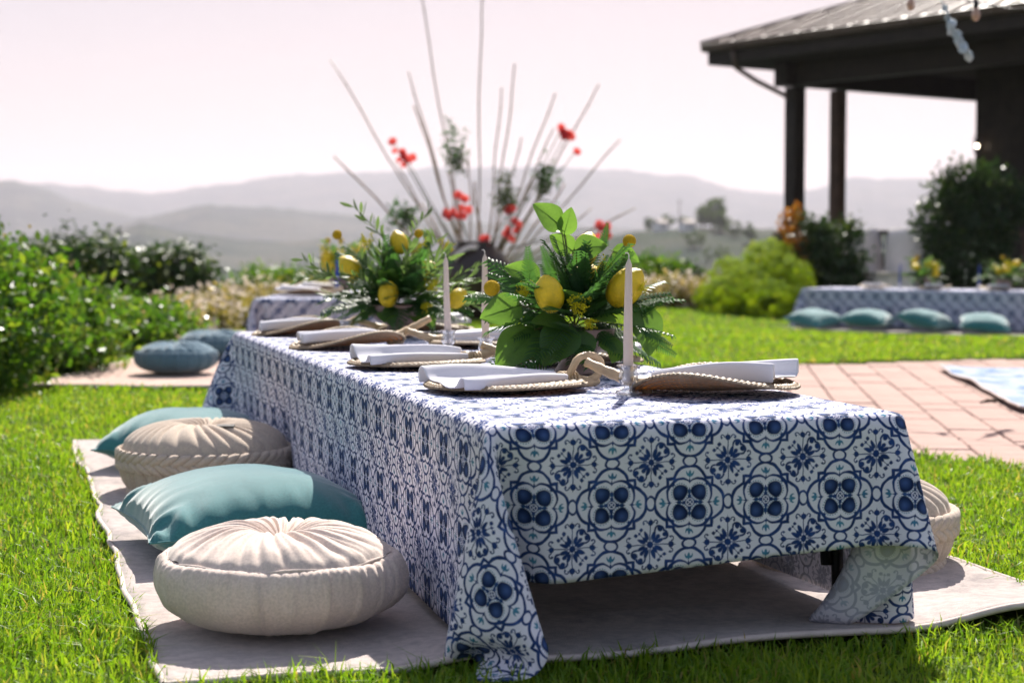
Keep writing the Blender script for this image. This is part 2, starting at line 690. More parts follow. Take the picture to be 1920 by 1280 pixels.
def mat_lawn():
    m = NT('lawn_soil')
    co = m.coord()
    f = m.noise(2.0, 5, 0.65, co)
    g = m.noise(60.0, 4, 0.7, co)
    c = m.ramp(f, [(0.3, (0.075, 0.135, 0.012)), (0.7, (0.125, 0.20, 0.020))])
    c = m.mix(m.ramp(g, [(0.4, (0.9, 0.9, 0.9)), (0.65, (0, 0, 0))]), c, (0.055, 0.07, 0.012))
    return m.done(m.bsdf(c, 0.95, 0.05, m.bump(g, 0.8, 0.02)))


M['terrain'] = mat_terrain()
M['lawn'] = mat_lawn()


def mat_paver():
    m = NT('rose_paver')
    co = m.coord()
    oi = m.n('ShaderNodeObjectInfo').outputs['Random']
    f = m.noise(7.0, 5, 0.65, co)
    g = m.noise(110.0, 3, 0.7, co)
    c = m.ramp(f, [(0.3, (0.30, 0.20, 0.17)), (0.7, (0.40, 0.27, 0.23))])
    c = m.mix(m.ramp(oi, [(0, (0, 0, 0)), (1, (0.45, 0.45, 0.45))]), c, (0.38, 0.25, 0.21))
    return m.done(m.bsdf(c, 0.85, 0.2, m.bump(g, 0.3, 0.003)))


M['paver'] = mat_paver()
M['joint'] = simple('patio_bedding', (0.24, 0.175, 0.14), 0.95, 0.05, 0.25, 20, 0.5, 120)
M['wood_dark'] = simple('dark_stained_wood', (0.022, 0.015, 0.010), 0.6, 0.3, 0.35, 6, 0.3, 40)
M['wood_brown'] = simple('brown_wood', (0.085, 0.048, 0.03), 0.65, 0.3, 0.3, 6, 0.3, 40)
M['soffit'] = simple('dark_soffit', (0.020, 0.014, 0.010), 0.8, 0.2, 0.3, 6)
M['roofing'] = simple('weathered_metal_roofing', (0.36, 0.29, 0.25), 0.45, 0.5, 0.25, 4, 0.15, 30)
M['gutter'] = simple('bronze_gutter', (0.10, 0.065, 0.05), 0.4, 0.5, 0.2, 5)
M['iron'] = simple('black_iron', (0.012, 0.012, 0.013), 0.4, 0.5, 0.1, 8)
M['stone_floor'] = simple('pavilion_flagstone', (0.26, 0.23, 0.2), 0.8, 0.2, 0.2, 5)
M['white_cover'] = simple('white_slipcover', (0.78, 0.72, 0.68), 0.85, 0.15, 0.06, 6)


# ------------------------------------------------------------------ terrain
RIDGES = [
    (4200, 800, [(-900, 350), (-200, 352), (100, 351), (200, 360), (290, 366), (400, 352), (480, 342), (560, 334), (700, 325), (800, 318), (1050, 317), (1200, 327), (1300, 334), (1350, 350), (1420, 364), (1480, 368), (1540, 352), (1600, 342), (1720, 340), (1900, 350), (2800, 345)]),
    (2900, 450, [(-900, 350), (-300, 352), (0, 346), (30, 344), (80, 357), (140, 381), (200, 396), (270, 412), (350, 430), (500, 455), (2800, 470)]),
    (2250, 380, [(-900, 440), (0, 445), (200, 428), (290, 408), (390, 385), (450, 390), (560, 399), (640, 408), (760, 414), (1000, 420), (1150, 428), (1300, 440), (2800, 445)]),
    (1400, 420, [(-900, 460), (-100, 470), (100, 456), (170, 442), (270, 419), (330, 434), (450, 452), (600, 450), (700, 468), (2800, 485)]),
    (420, 150, [(-900, 545), (300, 545), (800, 520), (1000, 470), (1100, 448), (1200, 434), (1300, 427), (1400, 430), (1480, 432), (1600, 432), (2800, 440)]),
]


def terrain_z(x, y):
    x = np.asarray(x, float)
    y = np.asarray(y, float)
    r = np.hypot(x, y)
    yy = np.where(np.abs(y) < 1, 1, y)
    px = np.clip(960 + FPX * x / yy, -900, 2800)
    px = np.where(y <= 1, np.where(x > 0, 2800, -900), px)
    base = np.interp(r, [0, 27, 41, 50, 70, 150, 400, 1000, 9000], [-0.35, -0.35, -0.5, -1.6, -5, -14, -30, -38, -45])
    z = base.copy()
    for k, (R, w, pts) in enumerate(RIDGES):
        xs = [p[0] for p in pts]
        ys = [p[1] for p in pts]
        py = np.interp(px, xs, ys)
        amp = 6 if k < 2 else 5
        py = py + amp * fbm(px / 90.0, r / (w * 0.8), 11 + k, 4)
        if k >= 2:
            py = py + 2.0 * fbm(px / 9.0, r / (w * 0.05), 31 + k, 2)
        hk = CAM_H + R * (460 - py) / FPX
        zz = base + (hk - base) * np.exp(-((r - R) / w) ** 2)
        z = np.where(hk > base, np.maximum(z, zz), z)
    fade = sstep(60, 400, r)
    z = z + fade * (r / 400.0) * 0.8 * fbm(x / 40.0, y / 40.0, 77, 3)
    return z


def build_terrain():
    az_in = np.linspace(-0.42, 0.42, 520)
    az_out = np.linspace(0.42, 2 * PI - 0.42, 60)[1:-1]
    az = np.concatenate([az_in, az_out])
    rr = np.concatenate([[0.0, 10, 20, 27, 34], np.geomspace(41, 200, 20), np.linspace(215, 760, 44), np.linspace(790, 2000, 44), np.linspace(2040, 3600, 44), np.linspace(3680, 5400, 26)])
    A, Rr = np.meshgrid(az, rr)
    Xx = np.sin(A) * Rr
    Yy = np.cos(A) * Rr
    Z = terrain_z(Xx, Yy)
    me = np_mesh('terrain', np.stack([Xx, Yy, Z], -1).reshape(-1, 3), grid_faces(len(az), len(rr), True)[:, ::-1], M['terrain'])
    tag(link('hills', me), 'hazy layered hills and valley beyond the garden', None, None, 'structure')


build_terrain()

# ------------------------------------------------------------------ table frame (metres): s along the long axis, t across
TH = math.radians(16.7)
AX = Vector((-math.sin(TH), math.cos(TH), 0))
BX = Vector((math.cos(TH), math.sin(TH), 0))
FL = Vector((-0.039, 3.10, 0))
TL, TW, TZ = 3.55, 0.85, 0.458


def tp(s, t, z=0.0, fl=FL, th=TH):
    ax = Vector((-math.sin(th), math.cos(th), 0))
    bx = Vector((math.cos(th), math.sin(th), 0))
    return Vector((fl.x, fl.y, fl.z)) + ax * s + bx * t + Vector((0, 0, z))


FL2 = Vector((-1.607, 10.6, 0))
TH2 = math.radians(-2.0)
TH3 = math.radians(54.5)
Z3 = -0.165
AX3 = Vector((-math.sin(TH3), math.cos(TH3), 0))
FL3 = Vector((3.35, 19.7, Z3)) - AX3 * TL


def zg(x, y):
    return -0.17 * np.exp(-(((np.asarray(x, float) - 4.6) / 3.4) ** 2 + ((np.asarray(y, float) - 18.5) / 2.9) ** 2))


PATIO = [(0.8, 11.1), (1.3, 11.3), (3.65, 12.15), (9, 14.2), (9, 3), (4, 3.5), (2.4, 5.2), (1.815, 6.05), (1.5, 6.5), (1.0, 7.6), (0.8, 9)]


def in_poly(x, y, poly, grow=0.0):
    x = np.asarray(x, float)
    y = np.asarray(y, float)
    c = np.zeros(x.shape, bool)
    n = len(poly)
    for i in range(n):
        x1, y1 = poly[i]
        x2, y2 = poly[(i + 1) % n]
        cond = ((y1 > y) != (y2 > y))
        with np.errstate(divide='ignore', invalid='ignore'):
            xi = (x2 - x1) * (y - y1) / (y2 - y1 + 1e-12) + x1
        c ^= cond & (x < xi)
    return c


def rug_local(x, y, fl, th):
    dx = np.asarray(x) - fl.x
    dy = np.asarray(y) - fl.y
    s = -math.sin(th) * dx + math.cos(th) * dy
    t = math.cos(th) * dx + math.sin(th) * dy
    return s, t


RUGS = [(FL, TH, 0.025, 3.93, -0.59, 1.385), (FL2, TH2, -1.2, 4.0, -1.02, 1.6), (FL3, TH3, -0.4, 3.75, -0.75, 1.5)]


def in_rug(x, y, pad=0.0):
    c = np.zeros(np.asarray(x).shape, bool)
    for (fl, th, s0, s1, t0, t1) in RUGS:
        s, t = rug_local(x, y, fl, th)
        c |= (s > s0 + pad) & (s < s1 - pad) & (t > t0 + pad) & (t < t1 - pad)
    return c


# ------------------------------------------------------------------ lawn with a dropped bed for the patio
def build_lawn():
    xs = np.arange(-11, 11.01, 0.07)
    ys = np.arange(-3, 27.01, 0.07)
    Xx, Yy = np.meshgrid(xs, ys)
    Z = zg(Xx, Yy) + 0.012 * fbm(Xx * 1.3, Yy * 1.3, 5, 3)
    rug1 = sstep(0.25, 0.0, np.abs(np.clip(rug_local(Xx, Yy, FL, TH)[0] - 2, -2.2, 2.2) - (rug_local(Xx, Yy, FL, TH)[0] - 2)))
    Z = np.where(in_rug(Xx, Yy, -0.1), zg(Xx, Yy) - 0.01, Z)
    Z = np.where(in_poly(Xx, Yy, PATIO), -0.075, Z)
    e = np.maximum(np.abs(Xx) - 9.5, np.maximum(Yy - 25.6, 0))
    Z = Z - np.clip(e, 0, None) * 0.3
    me = np_mesh('lawn', np.stack([Xx, Yy, Z], -1).reshape(-1, 3), grid_faces(len(xs), len(ys)), M['lawn'])
    tag(link('lawn', me), 'mown green lawn', None, None, 'structure')


build_lawn()


def build_patio():
    V = [(x, y, -0.05) for x, y in PATIO] + [(x, y, -0.2) for x, y in PATIO]
    n = len(PATIO)
    mb = MB()
    mb.add(V, [tuple(range(n))] + [(i, i + n, (i + 1) % n + n, (i + 1) % n) for i in range(n)])
    p = mb.obj('patio', M['joint'], None, False)
    tag(p, 'rose coloured paver patio beside the lawn', None, None, 'structure')
    # one paver mesh in three variants, bevelled
    e1 = Vector((0.12, 0.99, 0)).normalized()
    e2 = Vector((e1.y, -e1.x, 0))
    w, l = 0.198, 0.300
    metas = []
    rr = random.Random(3)
    for k in range(5):
        mb = MB()
        jx = [rr.uniform(-0.003, 0.003) for _ in range(8)]
        b = 0.006
        lo = [(-w / 2, -l / 2), (w / 2, -l / 2), (w / 2, l / 2), (-w / 2, l / 2)]
        vs = [(x + jx[i], y + jx[i + 4], -0.03) for i, (x, y) in enumerate(lo)]
        vs += [(x + jx[i], y + jx[i + 4], 0.022) for i, (x, y) in enumerate(lo)]
        vs += [(x * (1 - 2 * b / w) + jx[i], y * (1 - 2 * b / l) + jx[i + 4], 0.028) for i, (x, y) in enumerate(lo)]
        fs = [(8, 9, 10, 11)]
        for q in (0, 4):
            fs += [(q + i, q + (i + 1) % 4, q + 4 + (i + 1) % 4, q + 4 + i) for i in range(4)]
        mb.add(vs, fs)
        metas.append(mb.mesh('paver', M['paver'], False))
    cand = []
    for i in range(-40, 60):
        for j in range(-40, 60):
            c = Vector((2.0, 9.0, 0)) + e2 * (i * 0.204) + e1 * ((j + 0.5 * (i % 2)) * 0.304)
            if not in_poly([c.x], [c.y], PATIO)[0]:
                continue
            if c.x > 0.33 * c.y + 0.6:
                continue
            vis = 1 if c.x < 0.305 * c.y + 0.1 else 0
            # visible to the right of the table
            px = 960 + FPX * c.x / c.y
            py = 460 + FPX * CAM_H / c.y
            if py > 700 + (px - 1300) * 0.19 and px < 1690:
                vis = 0
            cand.append((-(vis), c.y, i, j, c))
    cand.sort(key=lambda q: q[:4])
    rest = MB()
    ang = math.atan2(-e1.x, e1.y)
    for k, (vis, _, i, j, c) in enumerate(cand):
        z = -0.045 + rr.uniform(-0.0025, 0.0025)
        if k < 290:
            link('paver', metas[rr.randrange(5)], p, (c.x, c.y, z), (rr.uniform(-.004, .004), rr.uniform(-.004, .004), ang + rr.uniform(-.006, .006)))
        else:
            rest.box((c.x, c.y, z), (w, l, 0.056), Matrix.Rotation(ang, 3, 'Z'))
    if rest.v:
        tag(rest.obj('pavers', M['paver'], p, False), kind='stuff')


build_patio()


# ------------------------------------------------------------------ grass blades (one mass)
def build_grass():
    parts = []
    #   y0, y1, density per m2, height, width
    bands = [(2.5, 4.2, 11000, 0.043, 0.0042), (4.2, 6.2, 7000, 0.040, 0.0048), (6.2, 9.0, 3800, 0.036, 0.0065), (9.0, 13.5, 1700, 0.033, 0.010), (13.5, 25.5, 600, 0.034, 0.018)]
    for (y0, y1, den, h, w) in bands:
        xm = 0.31 * y1 + 0.35
        n = int(den * (y1 - y0) * 2 * xm)
        x = RNG.uniform(-xm, xm, n)
        y = RNG.uniform(y0, y1, n)
        # clumpiness
        cl = fbm(x * 7, y * 7, 3, 3)
        keep = (np.abs(x) < 0.31 * y + 0.35) & (RNG.random(n) < 0.78 + 0.4 * cl)
        pat = in_poly(x, y, PATIO) & in_poly(x + 0.02, y - 0.02, PATIO) & in_poly(x - 0.02, y + 0.02, PATIO)
        keep &= ~pat & ~in_rug(x, y, 0.012)
        x, y, cl = x[keep], y[keep], cl[keep]
        n = len(x)
        z = zg(x, y) + 0.012 * fbm(x * 1.3, y * 1.3, 5, 3) - 0.004
        hh = h * (0.55 + 0.75 * RNG.random(n)) * (1 + 0.35 * cl)
        tall = RNG.random(n) < 0.02
        hh[tall] *= 1.5
        # blades bend over at the rug edge
        ww = w * (0.7 + 0.8 * RNG.random(n))
        az = RNG.uniform(0, 2 * PI, n)
        lean = np.abs(RNG.normal(0.0, 0.75, n)) + 0.1
        laz = RNG.uniform(0, 2 * PI, n)
        lx, ly = np.cos(laz) * lean, np.sin(laz) * lean
        bx, by = np.cos(az) * ww / 2, np.sin(az) * ww / 2
        P = np.stack([x, y, z], -1)
        up1 = np.stack([lx * 0.35 * hh * 0.5, ly * 0.35 * hh * 0.5, hh * 0.52], -1)
        up2 = np.stack([lx * hh * 0.95, ly * hh * 0.95, hh * (1.0 - 0.3 * np.minimum(lean, 2.0))], -1)
        side = np.stack([bx, by, np.zeros(n)], -1)
        V = np.stack([P - side, P + side, P + up1 + side * 0.85, P + up1 - side * 0.85, P + up2], 1).reshape(-1, 3)
        tone = np.clip(RNG.normal(0.5, 0.24, n) + 0.25 * fbm(x * 1.1, y * 1.1, 9, 3), 0, 1)
        dry = np.where(RNG.random(n) < 0.05 + 0.10 * np.clip(fbm(x * 2.3, y * 2.3, 19, 3) + 0.1, 0, 1), RNG.uniform(0.4, 0.95, n), 0.0)
        c = np.zeros((n, 5, 3), np.float32)
        c[:, :, 0] = tone[:, None]
        c[:, :, 1] = dry[:, None]
        parts.append((V, c.reshape(-1, 3), n))
    V = np.concatenate([p[0] for p in parts])
    Cc = np.concatenate([p[1] for p in parts])
    N = sum(p[2] for p in parts)
    b = np.arange(N)[:, None] * 5
    T = np.concatenate([b + np.array([[0, 1, 2]]), b + np.array([[0, 2, 3]]), b + np.array([[3, 2, 4]])], 0)
    me = np_mesh('grass', V, T, M['grass'], True, None, Cc)
    tag(link('grass', me), 'bright green lawn grass lit from behind', None, None, 'stuff')
    print('blades', N)


build_grass()


# ------------------------------------------------------------------ pavilion
PK = 1.21                       # the pavilion plan below is drawn at 24 m; the building is larger and farther
PT = Vector((2.74, 24.0, 0))
PU = Vector((0.60, -0.80, 0))
PV = Vector((0.80, 0.60, 0))


def pv(u, v, z):
    return PT + PU * u + PV * v + Vector((0, 0, z))


def build_pavilion():
    root = empty('pavilion', pv(3, 3, -0.2), 0, 'dark wooden open pavilion with hipped metal roof on stout posts', 'pavilion')
    base = root.location.copy()
    root.location = (base.x * PK, base.y * PK, CAM_H + (base.z - CAM_H) * PK)
    root.scale = (PK, PK, PK)

    def P(u, v, z):
        return pv(u, v, z) - base
    EZ = 3.56       # eave top
    LU, LV = 11.0, 9.0
    sl_ = math.tan(math.radians(20))

    # roof deck, hip corner; panels run up the slope
    def zr(e):
        return EZ + e * sl_
    deck = MB()
    top = 4.2
    deck.add([P(0, 0, EZ - 0.05), P(LU, 0, EZ - 0.05), P(LU, top, zr(top) - 0.05), P(top, top, zr(top) - 0.05)], [(0, 1, 2, 3)])
    deck.add([P(0, 0, EZ - 0.05), P(top, top, zr(top) - 0.05), P(top, LV, zr(top) - 0.05), P(0, LV, EZ - 0.05)], [(0, 1, 2, 3)])
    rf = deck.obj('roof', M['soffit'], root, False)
    # standing panels: near slope (eave along u)
    wdt = 0.30
    k = 0
    while k * wdt < LU:
        u0, u1 = k * wdt + 0.012, (k + 1) * wdt - 0.012
        e0, e1 = min(u0, top), min(u1, top)
        mb = MB()
        h = 0.012 + 0.004 * (k % 2)
        q = [(u0, -0.05), (u1, -0.05), (u1, e1), (u0, e0)]
        vs = [P(u, v, zr(v) - 0.045) for u, v in q] + [P(u, v, zr(v) + h) for u, v in q]
        mb.add(vs, [(4, 5, 6, 7), (0, 1, 5, 4), (1, 2, 6, 5), (2, 3, 7, 6), (3, 0, 4, 7)])
        # raised seam
        vs = [P(u, v, zr(v) + zz) for (u, v, zz) in ((u1 - 0.03, -0.05, h), (u1, -0.05, h), (u1, -0.05, h + 0.05), (u1 - 0.03, -0.05, h + 0.05), (u1 - 0.03, e1, h), (u1, e1, h), (u1, e1, h + 0.05), (u1 - 0.03, e1, h + 0.05))]
        mb.add(vs, [(0, 1, 2, 3), (3, 2, 6, 7), (0, 3, 7, 4), (1, 5, 6, 2)])
        mb.obj('roof_panel', M['roofing'], root, False)
        k += 1
    k = 0
    while k * wdt < LV:
        v0, v1 = k * wdt + 0.012, (k + 1) * wdt - 0.012
        e0, e1 = min(v0, top), min(v1, top)
        mb = MB()
        q = [(-0.05, v0), (e0, v0), (e1, v1), (-0.05, v1)]
        vs = [P(u, v, zr(u) - 0.045) for u, v in q] + [P(u, v, zr(u) + 0.013) for u, v in q]
        mb.add(vs, [(4, 5, 6, 7), (0, 1, 5, 4), (1, 2, 6, 5), (2, 3, 7, 6), (3, 0, 4, 7)])
        mb.obj('roof_panel', M['roofing'], root, False)
        k += 1
    # hip cap
    mb = MB()
    mb.tube([P(-0.08, -0.08, EZ + 0.02), P(top, top, zr(top) + 0.03)], 0.05, 8)
    mb.obj('hip_cap', M['roofing'], rf)
    # gutter lengths, each its own piece
    k = 0
    while k * 0.62 < LU:
        u0, u1 = k * 0.62, (k + 1) * 0.62 - 0.02
        mb = MB()
        pr = [(-0.03, -0.10), (-0.14, -0.085), (-0.155, 0.0), (-0.135, 0.008), (-0.03, -0.02)]
        vs = [P(u, a, EZ + b) for u in (u0, u1) for a, b in pr]
        n = len(pr)
        mb.add(vs, [(i, (i + 1) % n, n + (i + 1) % n, n + i) for i in range(n)] + [tuple(range(n)), tuple(range(2 * n - 1, n - 1, -1))])
        mb.obj('gutter', M['gutter'], root, False)
        k += 1
    # fascia, soffit, beams
    mb = MB()

    def beam(u0, v0, u1, v1, z0, z1, th):
        a = Vector((u0, v0))
        b = Vector((u1, v1))
        d = (b - a).normalized()
        nrm = Vector((-d.y, d.x)) * th / 2
        q = [a + nrm, b + nrm, b - nrm, a - nrm]
        vs = [P(p.x, p.y, z0) for p in q] + [P(p.x, p.y, z1) for p in q]
        return vs, [(3, 2, 1, 0), (4, 5, 6, 7), (0, 1, 5, 4), (1, 2, 6, 5), (2, 3, 7, 6), (3, 0, 4, 7)]
    for nm, args, mt in (('fascia', (0.02, 0.0, LU, 0.0, EZ - 0.26, EZ - 0.06, 0.05), M['wood_dark']),
                         ('fascia', (0.0, 0.03, 0.0, LV, EZ - 0.26, EZ - 0.055, 0.05), M['wood_dark']),
                         ('beam', (0.55, 0.85, LU, 0.85, EZ - 0.56, EZ - 0.262, 0.22), M['wood_dark']),
                         ('beam', (0.85, 0.55, 0.85, LV - 0.5, EZ - 0.57, EZ - 0.268, 0.22), M['wood_dark']),
                         ('beam', (LU * 0.55, 0.97, LU * 0.55, LV - .5, EZ - 0.55, EZ - 0.272, 0.2), M['wood_dark']),
                         ('beam', (0.97, 5.2, LU, 5.2, EZ - 0.56, EZ - 0.275, 0.2), M['wood_dark'])):
        mb = MB()
        v, f = beam(*args)
        mb.add(v, f)
        mb.obj(nm, mt, root, False)
    mb = MB()
    mb.add([P(0.03, 0.03, EZ - 0.255), P(LU, 0.03, EZ - 0.255), P(LU, LV, EZ - 0.255), P(0.03, LV, EZ - 0.255)], [(3, 2, 1, 0)])
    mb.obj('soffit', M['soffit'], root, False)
    R45 = Matrix(((PU.x, PV.x, 0), (PU.y, PV.y, 0), (0, 0, 1)))
    # posts
    for (u, v, w, brown) in ((0.85, 0.85, 0.20, 0), (0.85, 1.72, 0.165, 1), (5.0, 0.85, 0.28, 0), (0.85, 5.2, 0.22, 1), (5.0, 5.2, 0.26, 0), (9.0, 0.85, 0.28, 0)):
        mb = MB()
        mb.box(P(u, v, 1.37), (w, w, 3.2), R45)
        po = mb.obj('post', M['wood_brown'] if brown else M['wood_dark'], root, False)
        mb = MB()
        mb.box(P(u, v, 0.35), (w + 0.16, w + 0.16, 1.1), R45, 0, 0.94)
        mb.box(P(u, v, 0.93), (w + 0.22, w + 0.22, 0.06), R45)
        mb.obj('pedestal', M['wood_brown'], po, False)
    # down pipe bracing from the eave to the corner post
    mb = MB()
    mb.tube([P(0.55, -0.08, EZ - 0.1), P(0.55, 0.0, EZ - 0.34), P(0.62, 0.3, EZ - 0.5), P(0.74, 0.72, EZ - 0.68), P(0.80, 0.80, EZ - 0.74)], 0.035, 8)
    mb.obj('downpipe', M['gutter'], root)
    # enclosed part: boarded walls
    for i in range(26):
        mb = MB()
        u = 2.75 + i * 0.3
        mb.box(P(u, 2.6 + 0.004 * (i % 3), 1.55), (0.292, 0.09, 3.5), R45)
        mb.obj('wall_board', M['wood_dark'], root, False)
    for i in range(18):
        mb = MB()
        mb.box(P(2.6, 2.75 + i * 0.3, 1.55), (0.09, 0.292, 3.5), R45)
        mb.obj('wall_board', M['wood_dark'], root, False)
    mb = MB()
    mb.box(P(LU / 2 + 0.3, LV / 2 + 0.2, -0.02), (LU - 0.6, LV - 0.6, 0.36), R45)
    mb.obj('floor', M['stone_floor'], root, False)
    # railing between far posts
    rail = MB()
    rail.box(P(0.85, 3.4, 0.98), (0.07, 3.2, 0.06), R45)
    rl = rail.obj('handrail', M['wood_dark'], root, False)
    bal = MB()
    bal.box((0, 0, 0), (0.03, 0.03, 0.9), R45)
    bme = bal.mesh('baluster', M['iron'], False)
    for i in range(22):
        link('baluster', bme, root, P(0.85, 1.92 + i * 0.145, 0.5))
    return root


build_pavilion()


# ------------------------------------------------------------------ tablecloth drape (small cloth solver)
POUFS_ST = [(0.46, -0.315, 0.25, 0.205), (2.47, -0.235, 0.265, 0.215), (0.78, 1.14, 0.25, 0.21)]   # s, t, radius, height


def drape(L, W, dF, dB, dS, h=0.0255, steps=1250, seed=4):
    rng = np.random.default_rng(seed)
    def seg(a, b):
        return np.linspace(a, b, int(round((b - a) / h)) + 1)
    ss = np.concatenate([seg(-dF, 0)[:-1], seg(0, L)[:-1], seg(L, L + dB)])
    ts = np.concatenate([seg(-dS, 0)[:-1], seg(0, W)[:-1], seg(W, W + dS)])
    hs_, ht = h, h
    S, T = np.meshgrid(ss, ts, indexing='ij')
    top = TZ + 0.004
    # front hem cut a little shorter towards the right
    k_ = 1 - 0.15 * sstep(0.0, W, T)
    S = np.where(S < 0, S * k_, S)
    rest0 = np.stack([T, S], -1)
    Pn = np.stack([T, S, np.full_like(S, top)], -1)
    fixed = (S > -0.001) & (S < L + 0.001) & (T > -0.001) & (T < W + 0.001)
    Wt = np.where(fixed, 0.0, 1.0)[..., None].astype(np.float32)
    Pn = Pn.astype(np.float32)
    rest0 = rest0.astype(np.float32)
    # start half lowered so that it settles quickly
    oS = np.where(S < 0, -S, np.where(S > L, S - L, 0))
    oT = np.where(T < 0, -T, np.where(T > W, T - W, 0))
    Pn[..., 2] -= 0.6 * np.hypot(oS, oT)
    Pn[..., 1] += 0.2 * (np.where(S < 0, oS, 0) - np.where(S > L, oS, 0))
    Pn[..., 0] += 0.2 * (np.where(T < 0, oT, 0) - np.where(T > W, oT, 0))
    Pn += Wt * rng.normal(0, 0.002, Pn.shape).astype(np.float32)
    V = np.zeros_like(Pn)
    ns, nt = S.shape
    cons = []

    def pair(A, B, rest, k):
        wa, wb = Wt[A], Wt[B]
        ws = wa + wb
        rest = np.sqrt(((rest0[A] - rest0[B]) ** 2).sum(-1, keepdims=True))
        cons.append((A, B, rest, np.float32(k), np.where(ws > 0, wa / np.maximum(ws, 1e-9), 0).astype(np.float32), np.where(ws > 0, wb / np.maximum(ws, 1e-9), 0).astype(np.float32)))
    fa = slice(None)
    for o in (0, 1):
        n = (ns - o) // 2
        pair((slice(o, o + 2 * n - 1, 2), fa), (slice(o + 1, o + 2 * n, 2), fa), hs_, 1.0)
        n = (nt - o) // 2
        pair((fa, slice(o, o + 2 * n - 1, 2)), (fa, slice(o + 1, o + 2 * n, 2)), ht, 1.0)
    dg = math.hypot(hs_, ht)
    for o in (0, 1):
        n = (ns - o) // 2
        ra, rb = slice(o, o + 2 * n - 1, 2), slice(o + 1, o + 2 * n, 2)
        pair((ra, slice(0, nt - 1)), (rb, slice(1, nt)), dg, 0.25)
        pair((ra, slice(1, nt)), (rb, slice(0, nt - 1)), dg, 0.25)
    for o in (0, 2):
        ia = np.array([i for i in range(ns - 2) if i % 4 in (o, o + 1)])
        pair((ia, fa), (ia + 2, fa), 2 * hs_, 0.05)
        ja = np.array([j for j in range(nt - 2) if j % 4 in (o, o + 1)])
        pair((fa, ja), (fa, ja + 2), 2 * ht, 0.05)
    dt = 1 / 420.0
    g = np.array([0, 0, -9.8], np.float32)
    S, T = S.astype(np.float32), T.astype(np.float32)
    dt = np.float32(dt)
    ph = rng.uniform(0, 6.28, 8)
    for it in range(steps):
        settle = min(1.0, it / (steps * 0.7))
        tm = it * dt
        # a light breeze from the front left, dying down
        wind = np.zeros_like(Pn)
        gust = (1 - 0.75 * settle)
        wind[..., 0] = 0.55 * gust * np.sin(3.1 * tm + S * 2.3 + ph[0]) + 0.25
        wind[..., 1] = 0.75 * gust * np.sin(2.3 * tm + T * 3.1 + ph[1]) + 0.5 * np.sin(T * 5.0 + 1.0)
        # the loose front right corner is tucked back under the table
        cm = np.exp(-(((T - (W + dS)) / 0.15) ** 2 + ((S + dF) / 0.15) ** 2))
        wind[..., 1] += 5.0 * cm
        wind[..., 0] -= 6.0 * cm
        # the front left corner hangs close to the table
        cl = np.exp(-(((T + dS) / 0.25) ** 2 + ((S + dF) / 0.25) ** 2))
        wind[..., 0] += 0.8 * cl
        wind[..., 1] -= 0.2 * cl
        # the long left side bellies out a little behind the front corner
        wind[..., 0] -= 0.6 * np.exp(-((S - 0.1) / 0.45) ** 2) * (T < 0) * (S > -0.05)
        cf = np.exp(-(((T + dS) / 0.34) ** 2 + ((S - L - dB) / 0.34) ** 2))
        wind[..., 0] -= 2.5 * cf
        wind[..., 1] += 0.6 * cf
        V += dt * (g + wind) * Wt
        V *= np.float32(0.992)
        Q = Pn + dt * V
        for (A, B, rest, k, wa, wb) in cons:
            d = Q[B] - Q[A]
            ln = np.sqrt((d * d).sum(-1, keepdims=True)) + 1e-9
            c = d * (k * (ln - rest) / ln)
            Q[A] += c * wa
            Q[B] -= c * wb
        # table slab
        t_, s_, z_ = Q[..., 0], Q[..., 1], Q[..., 2]
        mg = 0.003
        ins = (t_ > -mg) & (t_ < W + mg) & (s_ > -mg) & (s_ < L + mg) & (z_ < top) & (z_ > top - 0.055) & ~fixed
        if ins.any():
            dl = np.stack([t_ + mg, W + mg - t_, s_ + mg, L + mg - s_, top - z_], -1)
            kmin = dl.argmin(-1)
            for k_, (ax, val) in enumerate(((0, -mg), (0, W + mg), (1, -mg), (1, L + mg), (2, top))):
                sel = ins & (kmin == k_)
                Q[..., ax][sel] = val
        # ground with friction
        fr_ = 0.05 if settle < 0.95 else 0.6
        gr = Q[..., 2] < 0.022
        Q[..., 2][gr] = 0.022
        Q[..., 0][gr] = Pn[..., 0][gr] * fr_ + Q[..., 0][gr] * (1 - fr_)
        Q[..., 1][gr] = Pn[..., 1][gr] * fr_ + Q[..., 1][gr] * (1 - fr_)
        # floor cushions push the cloth aside
        for (cs, ct, R, hh) in POUFS_ST:
            dx = (Q[..., 0] - ct) / (R + 0.012)
            dy = (Q[..., 1] - cs) / (R + 0.012)
            dz = (Q[..., 2] - hh / 2 - 0.01) / (hh / 2 + 0.02)
            rr = (dx * dx + dy * dy) ** 1.5 + np.abs(dz) ** 3
            hit = rr < 1
            if hit.any():
                rad = np.sqrt(dx * dx + dy * dy)[hit] + 1e-6
                lim = np.maximum(1 - np.abs(dz[hit]) ** 3, 0) ** (1 / 3)
                f = lim / rad
                Q[..., 0][hit] = ct + (Q[..., 0][hit] - ct) * f
                Q[..., 1][hit] = cs + (Q[..., 1][hit] - cs) * f
        Q = np.where(fixed[..., None], Pn, Q)
        V = (Q - Pn) / dt
        Pn = Q
    top_w = np.where(fixed, 1.0, 0.0)
    Pn[..., 2] += top_w * 0.0012 * fbm(S * 6, T * 6, 21, 3)
    uv = np.stack([T - 0.5 * 0.1555, S], -1).reshape(-1, 2)
    return Pn.reshape(-1, 3), grid_faces(nt, ns), uv


import time
_t0 = time.time()
CV, CF, CUV = drape(TL, TW, 0.30, 0.30, 0.42)
print('drape', round(time.time() - _t0, 1), 's', len(CV))
cloth_me = np_mesh('tablecloth', CV, CF, [M['cloth'], M['cloth_back']], True, CUV)


